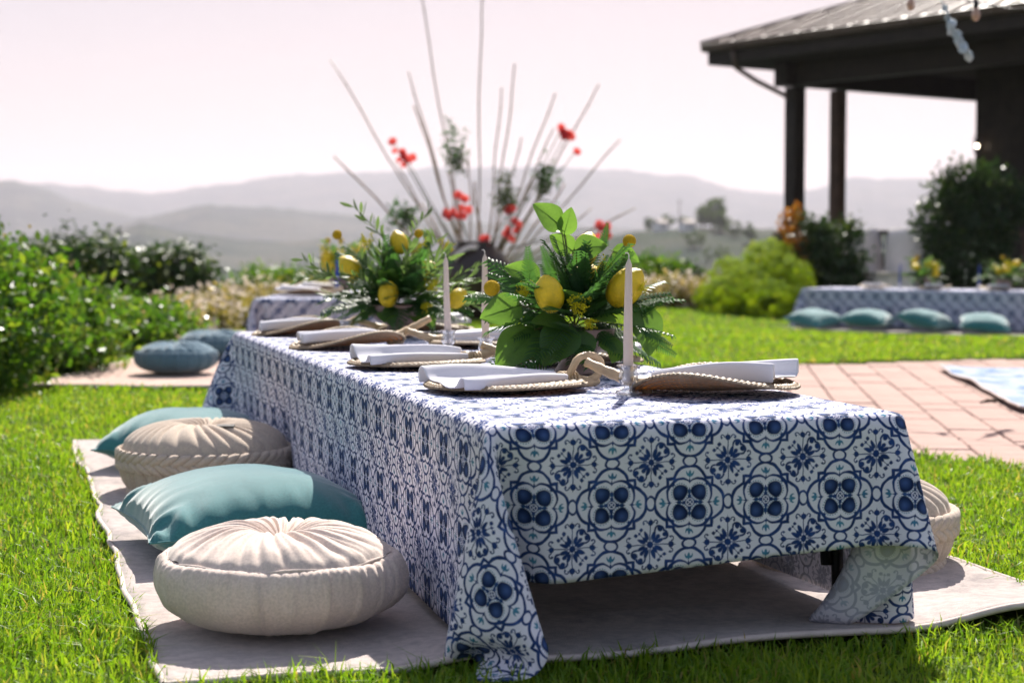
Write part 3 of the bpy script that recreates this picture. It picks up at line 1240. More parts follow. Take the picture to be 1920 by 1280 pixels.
def add_cloth(fl, th, label, zoff=0.0):
    o = link('tablecloth', cloth_me, None, (fl.x, fl.y, fl.z + zoff), (0, 0, th))
    sb = o.modifiers.new('smooth', 'SUBSURF')
    sb.levels = sb.render_levels = 1
    so = o.modifiers.new('thickness', 'SOLIDIFY')
    so.thickness = 0.0012
    so.offset = -1
    so.material_offset = 1
    so.material_offset_rim = 0
    tag(o, label, 'tablecloth', 'blue and white printed tablecloths')
    return o


# ------------------------------------------------------------------ folding tables
M['tabletop'] = simple('white_plastic_tabletop', (0.6, 0.6, 0.58), 0.5, 0.4, 0.05, 10)


def add_table(fl, th, label):
    root = empty('low_folding_table', (fl.x, fl.y, fl.z), th, label, 'table', 'low folding tables')
    mb = MB()
    mb.box((TW / 2, TL / 2, TZ - 0.026), (TW - 0.05, TL - 0.05, 0.044))
    mb.obj('tabletop', M['tabletop'], root, False)
    for s in (0.15, TL / 2 - 0.2, TL / 2 + 0.2, TL - 0.15):
        for t in (0.10, TW - 0.08):
            mb = MB()
            mb.tube([(t, s, TZ - 0.044), (t + (0.012 if t > 0.4 else -0.012), s - 0.01, 0.018)], 0.0125, 10)
            mb.tube([(t - 0.032, s + 0.005, TZ - 0.044), (t - 0.026 + (0.012 if t > 0.4 else -0.012), s - 0.004, 0.14)], 0.0125, 10)
            mb.tube([(t, s - 0.01, 0.017), (t + 0.004, s - 0.01, 0.045)], 0.017, 10)
            mb.obj('leg', M['iron'], root)
        mb = MB()
        mb.tube([(0.10, s, 0.30), (TW - 0.08, s, 0.30)], 0.008, 8)
        mb.obj('stretcher', M['iron'], root)
    return root


add_table(FL, TH, 'low folding table with black legs under the nearest blue and white cloth')
add_cloth(FL, TH, 'blue and white tile print cloth on the nearest table, its corner touching the rug')
add_table(FL2, TH2, 'low folding table under the cloth behind the nearest table')
add_cloth(FL2, TH2, 'blue and white cloth of the table behind the lemon bouquets at left')
add_table(FL3, TH3, 'low folding table under the cloth by the pavilion')
add_cloth(FL3, TH3, 'blue and white cloth of the far table by the pavilion, teal pillows before it')


# ------------------------------------------------------------------ rugs
def add_rug(fl, th, s0, s1, t0, t1, mat, label, z0=0.0, lift=None, seed=1, name='area_rug'):
    root = empty(name, (fl.x, fl.y, fl.z + z0), th, label, 'rug', None)
    ns, nt = int((s1 - s0) / 0.03), int((t1 - t0) / 0.03)
    S, T = np.meshgrid(np.linspace(s0, s1, ns), np.linspace(t0, t1, nt), indexing='ij')
    ed = np.minimum(np.minimum(S - s0, s1 - S), np.minimum(T - t0, t1 - T))
    Z = 0.012 + 0.0015 * fbm(S * 2.5, T * 2.5, seed, 3)
    Z = Z + 0.007 * sstep(0.25, 0.0, ed) * (1 + fbm(S * 3.1, T * 3.1, seed + 3, 2))
    if lift is not None:
        Z = Z + lift(S, T)
    Tw = T + 0.024 * sstep(0.35, 0, ed) * fbm(S * 3, T * 0 + 3, seed + 5, 2)
    Sw = S + 0.012 * sstep(0.35, 0, ed) * fbm(T * 3, S * 0 + 9, seed + 6, 2)
    V = np.stack([Tw, Sw, Z], -1).reshape(-1, 3)
    o = link('pile', np_mesh('rug', V, grid_faces(nt, ns), mat), root)
    so = o.modifiers.new('thickness', 'SOLIDIFY')
    so.thickness = 0.009
    so.offset = -1
    # bound edge
    idx = np.arange(ns * nt).reshape(ns, nt)
    loop = list(idx[0, :]) + list(idx[1:, -1]) + list(idx[-1, -2::-1]) + list(idx[-2:0:-1, 0])
    mb = MB()
    mb.tube([V[i] + np.array([0, 0, -0.004]) for i in loop] + [V[loop[0]] + np.array([0, 0, -0.004])], 0.0075, 6, False)
    mb.obj('binding', M['rug_edge'], root)
    return root


def lift1(S, T):
    f = sstep(0.42, 0.0, S - 0.025)
    z = f * (0.042 * np.exp(-((T - 1.18) / 0.2) ** 2) + 0.022 * np.exp(-((T + 0.02) / 0.09) ** 2) + 0.012 * np.exp(-((T - 0.55) / 0.3) ** 2))
    z = z + 0.010 * np.exp(-((S - 0.36 - 0.1 * (T - 0.4)) / 0.07) ** 2) * np.exp(-((T - 0.45) / 0.3) ** 2)
    z = z + 0.012 * sstep(-0.45, -0.59, T) * np.exp(-((S - 1.35) / 0.12) ** 2)
    return z


add_rug(*RUGS[0][:2], *RUGS[0][2:], M['rug'], 'pale beige pile rug with wavy bound edge under the nearest table', 0.0, lift1, 2)
add_rug(*RUGS[1][:2], *RUGS[1][2:], M['rug_rose'], 'pinkish rug under the blue floor cushions at left', 0.0, None, 12)
add_rug(*RUGS[2][:2], *RUGS[2][2:], M['rug'], 'pale rug edge under the far table by the pavilion', 0.012, None, 22)
# flat patterned rug on the patio
add_rug(Vector((2.46, 8.2, -0.017)), math.radians(-6.5), 0.0, 2.85, 0.0, 2.4, M['bluerug'], 'blue and white patterned rug lying on the pavers at right', 0.004,
        lambda S, T: 0.012 * np.exp(-(T / 0.12) ** 2) * (0.5 + 0.5 * np.sin(S * 5.0)), 32)
mb = MB()
pts = [at(1838, 748, 8.7), at(1850, 742, 8.75), at(1866, 740, 8.8), at(1882, 741, 8.8), at(1895, 746, 8.7)]
mb.tube([(p.x, p.y, -0.012 + 0.006 * (i % 2)) for i, p in enumerate(pts)], [0.004, 0.008, 0.010, 0.008, 0.004], 7)
tag(mb.obj('fallen_twig', M['bark']), 'dark twig on the pavers beside the blue and white rug', 'twig')


# ------------------------------------------------------------------ floor cushions
def pleat(th, n, seed, sharp=1.0):
    """uneven ridges round a circle"""
    w = th + 0.06 * np.sin(3 * th + seed) + 0.04 * np.sin(7 * th + 2 * seed)
    return np.abs(np.sin(0.5 * n * w)) ** sharp


def pouf_round(name, R, H, mat, loc, label, rz=0.0, seed=1, npl=26, group='round floor cushions'):
    root = empty(name, loc, rz, label, 'floor cushion', group)
    na = 300
    th = np.linspace(0, 2 * PI, na, endpoint=False)
    # one plump cushion profile (superellipse), cut into top panel, side band and underside
    ne = 2.35

    def zup(q):
        return H * 0.5 * (1 + np.clip(1 - q ** ne, 0, 1) ** (1 / ne))
    # top panel
    rs = np.linspace(0, 1, 34) ** 0.8
    A, Q = np.meshgrid(th, rs)
    dim = zup(Q * 0.90) - H * (0.15 * np.exp(-(Q / 0.26) ** 2) + 0.05 * np.exp(-(Q / 0.06) ** 2)) - 0.006 * np.exp(-((1 - Q) / 0.025) ** 2)
    sw = A + 0.35 * (1 - Q)
    pl = pleat(sw, npl, seed, 0.7)
    pl2 = pleat(sw + 0.1, npl * 2, seed + 2, 1.0)
    amp = 0.014 * np.sin(np.clip(Q * 0.96 + 0.02, 0, 1) * PI) ** 0.6
    z = dim + amp * (pl - 0.6) + 0.004 * amp / 0.014 * pl2 + 0.006 * fbm(np.cos(A) * Q * 4, np.sin(A) * Q * 4, seed, 2) * Q
    rad = R * 0.90 * Q
    V = np.stack([np.cos(A) * rad, np.sin(A) * rad, z], -1).reshape(-1, 3)
    link('top_panel', np_mesh('top_panel', V, grid_faces(na, len(rs), True), mat), root)
    # side band
    ps = np.linspace(0, 1, 30)
    A, Q = np.meshgrid(th, ps)
    f0, f1 = math.acos(0.90 ** (ne / 2)), -1.15
    ang = Q * PI
    fi = f0 + (f1 - f0) * Q
    r = R * np.abs(np.cos(fi)) ** (2 / ne)
    z = H * 0.5 * (1 + np.sign(np.sin(fi)) * np.abs(np.sin(fi)) ** (2 / ne))
    z = np.maximum(z, 0.004)
    # seam dip at the top edge, gathers near the seams, piping ridges
    r = r - 0.005 * np.exp(-(Q / 0.03) ** 2)
    z = z - 0.004 * np.exp(-(Q / 0.03) ** 2)
    gath = pleat(A + 0.02, npl * 3, seed + 4, 1.2)
    edge = np.exp(-(Q / 0.22) ** 2) + np.exp(-((1 - Q) / 0.22) ** 2)
    r = r + 0.007 * gath * edge * 1.2
    pip = np.clip(1 - 9.0 * np.abs(np.sin(0.5 * npl * (A + 0.06 * np.sin(3 * A + seed)))) / 1.0, 0, 1)
    pip = pip + 0.7 * np.exp(-((np.sin(0.5 * npl * (A + 0.06 * np.sin(3 * A + seed)))) / 0.12) ** 2)
    r = r + 0.0075 * pip * np.sin(np.clip(ang, 0.05, PI - 0.05)) ** 0.3
    r = r + 0.005 * fbm(A * 5, Q * 3, seed + 8, 3)
    z = z + 0.004 * fbm(A * 3, Q * 2, seed + 9, 2)
    V = np.stack([np.cos(A) * r, np.sin(A) * r, z], -1).reshape(-1, 3)
    link('side_band', np_mesh('side_band', V, grid_faces(na, len(ps), True)[:, ::-1], mat), root)
    # underside
    rs = np.linspace(1, 0, 12)
    A, Q = np.meshgrid(th, rs)
    rb_ = math.cos(1.15) ** (2 / ne)
    z = np.maximum(0.004, H * 0.5 * (1 - math.sin(1.15) ** (2 / ne)) * Q ** 2)
    V = np.stack([np.cos(A) * R * rb_ * Q, np.sin(A) * R * rb_ * Q, z], -1).reshape(-1, 3)
    link('underside', np_mesh('underside', V, grid_faces(na, len(rs), True)[:, ::-1], mat), root)
    # corded seams
    mb = MB()
    for zz, rr in ((float(zup(np.array(0.90))) - 0.006, R * 0.898),):
        mb.tube([(math.cos(a) * rr, math.sin(a) * rr, zz + 0.003 * math.sin(7 * a + seed)) for a in np.linspace(0, 2 * PI, 90)], 0.0035, 6, False)
    mb.obj('seam_cord', mat, root)
    mb = MB()
    mb.lathe([(0.0001, H * 0.84), (0.010, H * 0.835), (0.014, H * 0.81), (0.012, H * 0.78)], 14)
    mb.obj('button', mat, root)
    return root


def pouf_braided(name, R, H, mat, loc, label, rz=0.0, seed=1, with_tag=True, group='round floor cushions'):
    root = empty(name, loc, rz, label, 'floor cushion', group)
    na = 320
    npl = 30
    th = np.linspace(0, 2 * PI, na, endpoint=False)
    rs = np.linspace(0, 1, 28)
    A, Q = np.meshgrid(th, rs)
    z = H * (0.60 + 0.41 * np.sqrt(np.clip(1 - Q ** 2.8, 0, 1)) - 0.13 * np.exp(-(Q / 0.26) ** 2) - 0.05 * np.exp(-(Q / 0.06) ** 2))
    sw = A + 0.5 * (1 - Q)
    pl = pleat(sw, npl, seed, 0.6)
    amp = 0.015 * np.sin(np.clip(Q * 0.97 + 0.02, 0, 1) * PI) ** 0.5 + 0.004 * Q
    z = z + amp * (pl - 0.6)
    rad = R * 0.97 * Q + 0.005 * pl * Q
    V = np.stack([np.cos(A) * rad, np.sin(A) * rad, z], -1).reshape(-1, 3)
    tpn = link('top_panel', np_mesh('top_panel', V, grid_faces(na, len(rs), True), mat), root)
    ps = np.linspace(0, 1, 26)
    A, Q = np.meshgrid(th, ps)
    ang = 0.35 + Q * (PI - 0.75)
    z = H * (0.60 - 0.56 * (0.5 - 0.5 * np.cos(PI * Q)))
    r = R * (0.965 - 0.14 * Q + 0.10 * np.sin(PI * Q) ** 0.8) + 0.013 * (pleat(A + 0.05 * Q, npl * 1.5, seed + 2, 0.6) - 0.5)
    V = np.stack([np.cos(A) * r, np.sin(A) * r, z], -1).reshape(-1, 3)
    link('side_band', np_mesh('side_band', V, grid_faces(na, len(ps), True)[:, ::-1], mat), root)
    rs = np.linspace(1, 0, 8)
    A, Q = np.meshgrid(th, rs)
    V = np.stack([np.cos(A) * R * 0.825 * Q, np.sin(A) * R * 0.825 * Q, H * 0.04 * sstep(0.6, 1.0, Q)], -1).reshape(-1, 3)
    link('underside', np_mesh('underside', V, grid_faces(na, len(rs), True)[:, ::-1], mat), root)
    # braid: two rows of slanting folds, top and bottom
    for zb, rb in ((H * 0.50, R * 1.0), (H * 0.08, R * 0.875)):
        mb = MB()
        nb = 46
        for row in (-1, 1):
            for k in range(nb):
                a = 2 * PI * (k + 0.25 * row) / nb
                tan = Vector((-math.sin(a), math.cos(a), 0))
                out = Vector((math.cos(a), math.sin(a), 0))
                up = Vector((0, 0, 1))
                d = (tan * 1.0 + up * 0.52 * row).normalized()
                e = out
                f = d.cross(e).normalized()
                c = out * (rb + 0.004) + up * (zb + row * 0.013)
                vs = []
                nn = 7
                for i in range(nn):
                    q = -1 + 2 * i / (nn - 1)
                    wd = math.sqrt(max(0.03, 1 - q * q))
                    for j in range(6):
                        b = 2 * PI * j / 6
                        vs.append(c + d * q * 0.038 + f * math.cos(b) * 0.0150 * wd + e * (math.sin(b) * 0.0155 * wd))
                fs = [(i * 6 + j, i * 6 + (j + 1) % 6, (i + 1) * 6 + (j + 1) % 6, (i + 1) * 6 + j) for i in range(nn - 1) for j in range(6)]
                mb.add(vs, fs)
        mb.obj('braid', mat, root)
    mb = MB()
    mb.lathe([(0.0001, H * 0.78), (0.011, H * 0.775), (0.015, H * 0.75), (0.012, H * 0.72)], 14)
    mb.obj('button', mat, root)
    if with_tag:
        mb = MB()
        a = -rz - 0.95
        c = Vector((math.cos(a) * R * 0.55, math.sin(a) * R * 0.55, H * 1.0))
        mb.box(c, (0.055, 0.022, 0.004), Matrix.Rotation(a + 0.9, 3, 'Z') @ Matrix.Rotation(0.15, 3, 'X'))
        o = mb.obj('care_tag', M['tag_dark'], root, False)
        o['label'] = 'small dark care tag'
    return root


RZ = 0.016


def st(i):
    s, t, R, H = POUFS_ST[i]
    p = tp(s, t, RZ)
    return p


pouf_round('floor_cushion', 0.25, 0.205, M['cream'], st(0), 'large cream pleated round floor cushion nearest the camera', 0.4, 1)
pouf_braided('floor_cushion', 0.265, 0.215, M['tan'], st(1), 'beige round floor cushion with braided side and dark tag, between teal pillows', 0.2, 2)
pouf_braided('floor_cushion', 0.25, 0.21, M['tan'], st(2), 'beige braided floor cushion half hidden at the right of the nearest table', 1.0, 3, False)
pouf_round('floor_cushion', 0.245, 0.19, M['bluegrey'], (-2.03, 10.32, RZ), 'blue grey round floor cushion in front on the pinkish rug', 0.3, 4, 18)
pouf_round('floor_cushion', 0.245, 0.19, M['bluegrey'], (-2.05, 11.75, RZ), 'blue grey floor cushion partly hidden behind another on the pinkish rug', 0.9, 5, 18)
pouf_round('floor_cushion', 0.27, 0.13, M['patterned'], (-2.12, 12.75, RZ), 'flat cushion with floral print, farthest on the pinkish rug', 0.3, 6, 12)


# ------------------------------------------------------------------ pillows
def pillow_mesh(size, thick, mat, seed):
    n = 64
    g = np.linspace(-1, 1, n)
    Xx, Yy = np.meshgrid(g, g)
    ax, ay = np.abs(Xx), np.abs(Yy)
    # sides pull in between the corners
    pull = 0.085
    fx = 1 - pull * (1 - ay ** 2) * ax ** 2
    fy = 1 - pull * (1 - ax ** 2) * ay ** 2
    x = Xx * fx * size / 2
    y = Yy * fy * size / 2
    prof = ((1 - ax ** 2.6) * (1 - ay ** 2.6)).clip(0, 1) ** 0.55
    edge = np.exp(-((1 - np.maximum(ax, ay)) / 0.22))
    tt = np.where(ax > ay, Yy, Xx)
    cr = np.sin(tt * 24 + seed + 5.0 * fbm(tt * 2.5, np.where(ax > ay, Xx, Yy) * 1.2, seed, 3)) * (0.45 + 0.9 * np.clip(0.5 + fbm(tt * 3.0 + 7, tt * 0 + 2, seed + 9, 2), 0, 1))
    corner = np.exp(-(((1 - ax) ** 2 + (1 - ay) ** 2) / 0.2))
    wr = 0.015 * cr * edge * (0.35 + 1.1 * corner) * (1 - np.maximum(ax, ay) ** 14)
    big = 0.012 * fbm(Xx * 1.6 + 4, Yy * 1.6, seed + 3, 2) * prof
    zt = thick / 2 * prof + wr * 1.0 + big
    zb = -thick / 2 * prof * 0.72 + wr * 0.3
    zb = np.maximum(zb, -thick * 0.34)
    off = thick * 0.34
    V1 = np.stack([x, y, zt + off], -1).reshape(-1, 3)
    V2 = np.stack([x, y, zb + off], -1).reshape(-1, 3)
    f = grid_faces(n, n)
    me = np_mesh('cover', np.concatenate([V1, V2]), np.concatenate([f, f[:, ::-1] + n * n]), mat)
    rim = [0 * n + j for j in range(n)] + [i * n + n - 1 for i in range(1, n)] + [(n - 1) * n + j for j in range(n - 2, -1, -1)] + [i * n for i in range(n - 2, 0, -1)]
    return me, [V1[i] for i in rim]


def add_pillow(size, thick, mat, loc, rz, label, seed, tilt=(0, 0), group='teal pillows'):
    root = empty('pillow', loc, rz, label, 'pillow', group)
    root.rotation_euler = (tilt[0], tilt[1], rz)
    me, rim = pillow_mesh(size, thick, mat, seed)
    link('cover', me, root)
    mb = MB()
    mb.tube(list(rim) + [rim[0]], 0.0028, 5, False)
    mb.obj('seam', mat, root)
    return root


add_pillow(0.60, 0.24, M['teal'], (-0.675, 4.33, RZ), math.radians(21.4), 'large teal velvet pillow behind the cream floor cushion', 1, (0.0, 0.0))
add_pillow(0.54, 0.23, M['teal'], (-1.15, 6.04, RZ), math.radians(-3), 'teal velvet pillow behind the beige braided floor cushion', 2)
far_lab = ['first', 'second', 'third', 'fourth']
for i, s in enumerate((3.2, 2.56, 1.9, 1.24)):
    p = tp(s, -0.40, 0.055, FL3, TH3)
    add_pillow(0.50 + 0.03 * (i % 2), 0.21 + 0.02 * (i % 3), M['teal'], p, TH3 + (-0.3, 0.12, -0.1, 0.35)[i], far_lab[i] + ' teal pillow from the left in the row before the far table', 5 + i, ((0.16, 0.05, 0.2, 0.08)[i], (-0.12, -0.02, 0.05, -0.15)[i]))


# ------------------------------------------------------------------ place settings: woven fans with napkins
def mat_straw():
    m = NT('woven_straw')
    co = m.coord()
    f = m.noise(60.0, 4, 0.7, co)
    g = m.noise(9.0, 2, 0.5, co)
    at_ = m.n('ShaderNodeVertexColor', layer_name='tone').outputs['Color']
    sp = m.n('ShaderNodeSeparateColor')
    m.l(at_, sp.inputs[0])
    c = m.ramp(f, [(0.3, (0.36, 0.25, 0.15)), (0.55, (0.52, 0.41, 0.28)), (0.8, (0.66, 0.56, 0.42))])
    c = m.mix(0.35, c, m.ramp(g, [(0.35, (0.38, 0.25, 0.15)), (0.65, (0.58, 0.48, 0.34))]))
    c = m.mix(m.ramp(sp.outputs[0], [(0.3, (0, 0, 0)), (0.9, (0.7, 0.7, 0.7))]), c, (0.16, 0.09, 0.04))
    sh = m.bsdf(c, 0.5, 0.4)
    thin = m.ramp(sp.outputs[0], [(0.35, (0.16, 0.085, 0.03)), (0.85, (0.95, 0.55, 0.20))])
    return m.done(m.trans(thin, sh, 0.4))


M['straw'] = mat_straw()
M['straw_handle'] = simple('straw_handle_wrap', (0.50, 0.37, 0.22), 0.5, 0.4, 0.2, 25, 0.3, 90)


def mat_napkin():
    m = NT('white_napkin')
    co = m.coord()
    w = m.noise(700.0, 2, 0.5, co)
    sh = m.bsdf((0.80, 0.79, 0.84), 0.8, 0.2, m.bump(w, 0.1, 0.0005))
    return m.done(m.trans((0.80, 0.78, 0.82), sh, 0.2))


M['napkin'] = mat_napkin()


def fan_body_mesh(R, cup, fold):
    nr, na = 66, 220
    q = np.linspace(0.0, 1, nr)
    th = np.linspace(0, 2 * PI, na, endpoint=False)
    A, Q = np.meshgrid(th, q)
    # shield outline, a little pointed at the tip opposite the handle
    rad = R * Q * (1 + 0.05 * np.cos(A + PI) ** 3 * (np.cos(A) < 0))
    x = np.cos(A) * rad
    y = np.sin(A) * rad
    g = np.clip((x / R + 1) / 2, 0, 1)
    z = cup * (Q ** 2) * 0.35 + fold * (y / R) ** 2 * (0.25 + 0.9 * g)
    # coiled braid relief
    rings = 11
    ph = Q * rings
    fr = ph - np.floor(ph)
    ridge = np.sin(fr * PI)
    side = np.where(fr < 0.5, 1.0, -1.0)
    n_b = np.maximum(np.floor(ph) + 0.5, 0.8) * 7.5
    ch = 0.5 + 0.5 * np.sin(A * np.round(n_b) + side * (fr - 0.5) * 5.0)
    z = z + 0.0032 * ridge + 0.0048 * ch * ridge
    V = np.stack([x, y, z + 0.004], -1).reshape(-1, 3)
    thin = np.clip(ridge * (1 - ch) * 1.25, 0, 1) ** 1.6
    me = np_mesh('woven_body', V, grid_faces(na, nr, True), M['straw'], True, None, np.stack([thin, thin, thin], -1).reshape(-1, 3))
    rim = [(V[(nr - 1) * na + k]) for k in range(na)]
    return me, rim


def braid_rim(mb, rim, r=0.005):
    n = len(rim)
    for ph in range(3):
        pts = []
        for k in range(0, n + 1):
            p = Vector(rim[k % n])
            t = (Vector(rim[(k + 1) % n]) - Vector(rim[k - 1])).normalized()
            o = Vector((t.y, -t.x, 0))
            a = 2 * PI * (k / n * 34 + ph / 3)
            pts.append(p + o * (math.cos(a) * r * 0.75) + Vector((0, 0, math.sin(2 * a) * r * 0.35 + 0.002)))
        mb.tube(pts, r * 0.55, 5, False)


FAN = {}
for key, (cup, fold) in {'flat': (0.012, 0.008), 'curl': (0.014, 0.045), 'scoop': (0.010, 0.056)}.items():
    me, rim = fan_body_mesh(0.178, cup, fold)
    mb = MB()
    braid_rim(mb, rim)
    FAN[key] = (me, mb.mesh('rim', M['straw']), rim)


def handle_mesh(kind):
    mb = MB()
    R = 0.17
    if kind == 'loop':
        c = Vector((R + 0.045, 0.0, 0.040))
        pts = [Vector((R - 0.03, 0.012, 0.012)), Vector((R - 0.005, 0.012, 0.02))]
        for k in range(15):
            a = -2.4 + 4.9 * k / 14
            pts.append(c + Vector((math.cos(a) * 0.042, 0.008 - 0.016 * k / 14, math.sin(a) * 0.030)))
        pts.append(Vector((R - 0.02, -0.014, 0.012)))
        mb.tube(pts, [0.009] * len(pts), 9)
        mb.tube([(R - 0.01, 0, 0.012), (R + 0.045, 0.004, 0.004), (R + 0.085, 0.01, 0.006)], [0.020, 0.016, 0.007], 9)
    else:
        ln = {'long': 0.125, 'up': 0.115, 'short': 0.085}[kind]
        rise = {'long': 0.030, 'up': 0.058, 'short': 0.035}[kind]
        pts = []
        rd = []
        for k in range(16):
            q = k / 15
            pts.append(Vector((R - 0.035 + (ln + 0.035) * q, 0.006 * math.sin(q * 3), 0.014 + rise * q ** 1.2)))
            rd.append(0.0155 - 0.005 * q + 0.0012 * math.sin(k * 2.2) + (0.006 if q < 0.2 else 0))
        mb.tube(pts, rd, 10)
    # binding wraps
    for k in range(5):
        x = R - 0.025 + 0.009 * k
        mb.tube([(x, math.cos(a) * 0.021, 0.015 + math.sin(a) * 0.017) for a in np.linspace(0, 2 * PI, 13)], 0.0035, 5, False)
    return mb.mesh('handle', M['straw_handle'])


HND = {k: handle_mesh(k) for k in ('loop', 'long', 'up', 'short')}


def napkin_mesh(seed, h1=0.030, h2=0.042, wid=0.088, ln=0.30):
    """rolled-edge napkin gathered towards the handle"""
    rr = random.Random(seed)
    nu = 34
    prof = [(-1.02, 0.10), (-1.05, 0.55), (-1.03, 0.95), (-0.96, 1.05), (-0.88, 0.92), (-0.82, 0.45), (-0.72, 0.16), (-0.40, 0.10), (0.0, 0.13), (0.35, 0.10), (0.66, 0.22), (0.80, 0.70), (0.90, 1.12), (0.99, 1.22), (1.05, 1.05), (1.07, 0.5), (1.04, 0.08)]
    V = []
    for i in range(nu):
        u = i / (nu - 1)
        w = wid * (1 - 0.80 * u ** 1.35)
        x = -ln / 2 - 0.02 + ln * u
        for j, (a, b) in enumerate(prof):
            side = h1 if a < 0 else h2
            hgt = side * (1.0 + 0.10 * math.sin(u * 5 + seed)) * (1 - 0.40 * u ** 3)
            sk = 0.03 * (1 - u) * (0.5 + 0.5 * (a > 0)) - 0.02 * (a < 0) * (1 - u)
            yy = a * w + 0.004 * math.sin(u * 7 + seed + a * 2)
            V.append((x + sk, yy, 0.012 + b * hgt + 0.003 * math.sin(6 * u + 4 * a + seed)))
    me = np_mesh('napkin', np.array(V), grid_faces(len(prof), nu), M['napkin'])
    return me


def napkin_flat(seed):
    """square folded napkin with crisp layered edge"""
    mb = MB()
    for k in range(2):
        w, l = 0.10 - 0.006 * k, 0.145 - 0.02 * k
        z = 0.012 + 0.017 * k
        vs = []
        n = 14
        for i in range(n + 1):
            u = i / n
            for (a, b) in ((-1, 0.0), (-1.02, 0.5), (-0.98, 1.0), (0, 0.85), (0.98, 1.0), (1.02, 0.5), (1, 0)):
                vs.append((-l + 2 * l * u - 0.02 + 0.01 * k, a * w * (1 - 0.25 * u), z + b * 0.015 + 0.004 * math.sin(3 * u + seed) + 0.012 * (1 - u)))
        m = 7
        fs = [(i * m + j, i * m + j + 1, (i + 1) * m + j + 1, (i + 1) * m + j) for i in range(n) for j in range(m - 1)]
        fs += [tuple(range(m)), tuple(range(n * m + m - 1, n * m - 1, -1))]
        mb.add(vs, fs)
    return mb.mesh('napkin', M['napkin'])


NAPB = napkin_flat(2)


def setting(p, rz, kind, hnd, nap, label_f, label_n, tilt=(0, 0), nrot=0.0, noff=(0, 0, 0)):
    me, rm, rim = FAN[kind]
    root = empty('woven_fan', p, 0, label_f, 'woven fan', 'woven fans used as place mats')
    root.rotation_euler = (tilt[0], tilt[1], rz)
    b = link('woven_body', me, root)
    so = b.modifiers.new('thickness', 'SOLIDIFY')
    so.thickness = 0.004
    so.offset = -1
    link('rim', rm, root)
    link('handle', HND[hnd], root)
    if nap is not None:
        Rm = Matrix.Translation(p) @ root.rotation_euler.to_matrix().to_4x4() @ Matrix.Translation(noff) @ Matrix.Rotation(nrot, 4, 'Z')
        o = link('napkin', nap, None, None, None, None)
        o.matrix_world = Rm
        if len(nap.polygons) > 300:
            so = o.modifiers.new('thickness', 'SOLIDIFY')
            so.thickness = 0.004
            sb = o.modifiers.new('smooth', 'SUBSURF')
            sb.levels = sb.render_levels = 1
        tag(o, label_n, 'napkin', 'white napkins')


TT = TZ + 0.0075
dg = math.radians
setting(tp(0.72, 0.245, TT), TH + dg(14), 'flat', 'loop', napkin_mesh(1, 0.024, 0.030, 0.122, 0.335), 'woven straw fan with looped handle, nearest at left of the table', 'white rolled napkin on the nearest straw fan at left', (0, 0), 0.03)
setting(tp(1.50, 0.225, TT), TH + dg(10), 'flat', 'long', napkin_mesh(4, 0.026, 0.036, 0.112, 0.32), 'second nearest straw fan along the left edge of the table', 'white pleated napkin on the second nearest straw fan at left', (0, 0), 0.0)
setting(tp(2.40, 0.215, TT), TH + dg(8), 'scoop', 'up', napkin_mesh(11, 0.032, 0.027, 0.07, 0.28), 'third straw fan along the left table edge, its woven side curled up', 'folded white napkin in the third straw fan at left', (0, dg(-3)), 0.05, (-0.01, 0.02, 0.010))
setting(tp(3.25, 0.215, TT), TH + dg(2), 'scoop', 'up', napkin_mesh(12, 0.032, 0.027, 0.07, 0.28), 'farthest straw fan at the left end of the table, handle towards the bowl', 'folded white napkin in the farthest straw fan at left', (0, dg(-4)), 0.05, (-0.01, 0.02, 0.010))
setting(tp(0.50, 0.655, TT), TH + PI + dg(-32), 'scoop', 'up', napkin_mesh(7, 0.036, 0.034, 0.085, 0.31), 'straw fan with raised stick handle at the right front of the table', 'white napkin in the straw fan at right of the candle', (0, dg(2)), 0.0, (0, -0.01, 0.012))
setting(tp(1.47, 0.66, TT), TH + PI + dg(-20), 'scoop', 'short', NAPB, 'straw fan behind the glass candle holder, right of the large bouquet', 'folded white napkin right of the large bouquet', (0, 0), 0.0, (-0.02, 0, 0.012))
setting(tp(2.35, 0.655, TT), TH + PI + dg(-15), 'flat', 'short', NAPB, 'straw fan at right of the table between the two thin candles', 'folded white napkin behind the thin candles', (0, 0), 0.0, (0, 0, 0.004))
setting(tp(3.20, 0.66, TT), TH + PI + dg(-10), 'curl', 'short', NAPB, 'straw fan at the far right end of the table behind the rear bouquet', 'folded white napkin at the far right end of the table', (0, 0), 0.0, (0, 0, 0.012))
# table behind
setting(tp(0.40, 0.24, TT, FL2, TH2), TH2 + 0.1, 'curl', 'short', NAPB, 'straw fan at the front of the table behind', 'white napkin at the front of the table behind', (0, 0), 0.0, (0, 0, 0.012))
setting(tp(1.3, 0.24, TT, FL2, TH2), TH2 + 0.1, 'curl', 'short', NAPB, 'straw fan farther along the table behind', 'white napkin farther along the table behind', (0, 0), 0.0, (0, 0, 0.012))
# far table by the pavilion
ordn = ['first', 'second', 'third', 'fourth']
for i, s in enumerate((2.75, 2.05, 1.35, 0.65)):
    setting(tp(s, 0.24, TT, FL3, TH3), TH3 + 0.1 * i, 'curl', 'short', NAPB, ordn[i] + ' straw fan from the left on the far table', ordn[i] + ' white napkin from the left on the far table', (0, 0), 0.2 * i, (0, 0, 0.012))


# ------------------------------------------------------------------ candles in glass holders
def mat_wax(name, c, sss=0.4):
    m = NT(name)
    co = m.coord()
    f = m.noise(18.0, 3, 0.5, co)
    col = m.ramp(f, [(0.3, tuple(q * 0.95 for q in c)), (0.7, c)])
    sh = m.bsdf(col, 0.42, 0.4, None, Subsurface_Weight=sss)
    return m.done(sh)


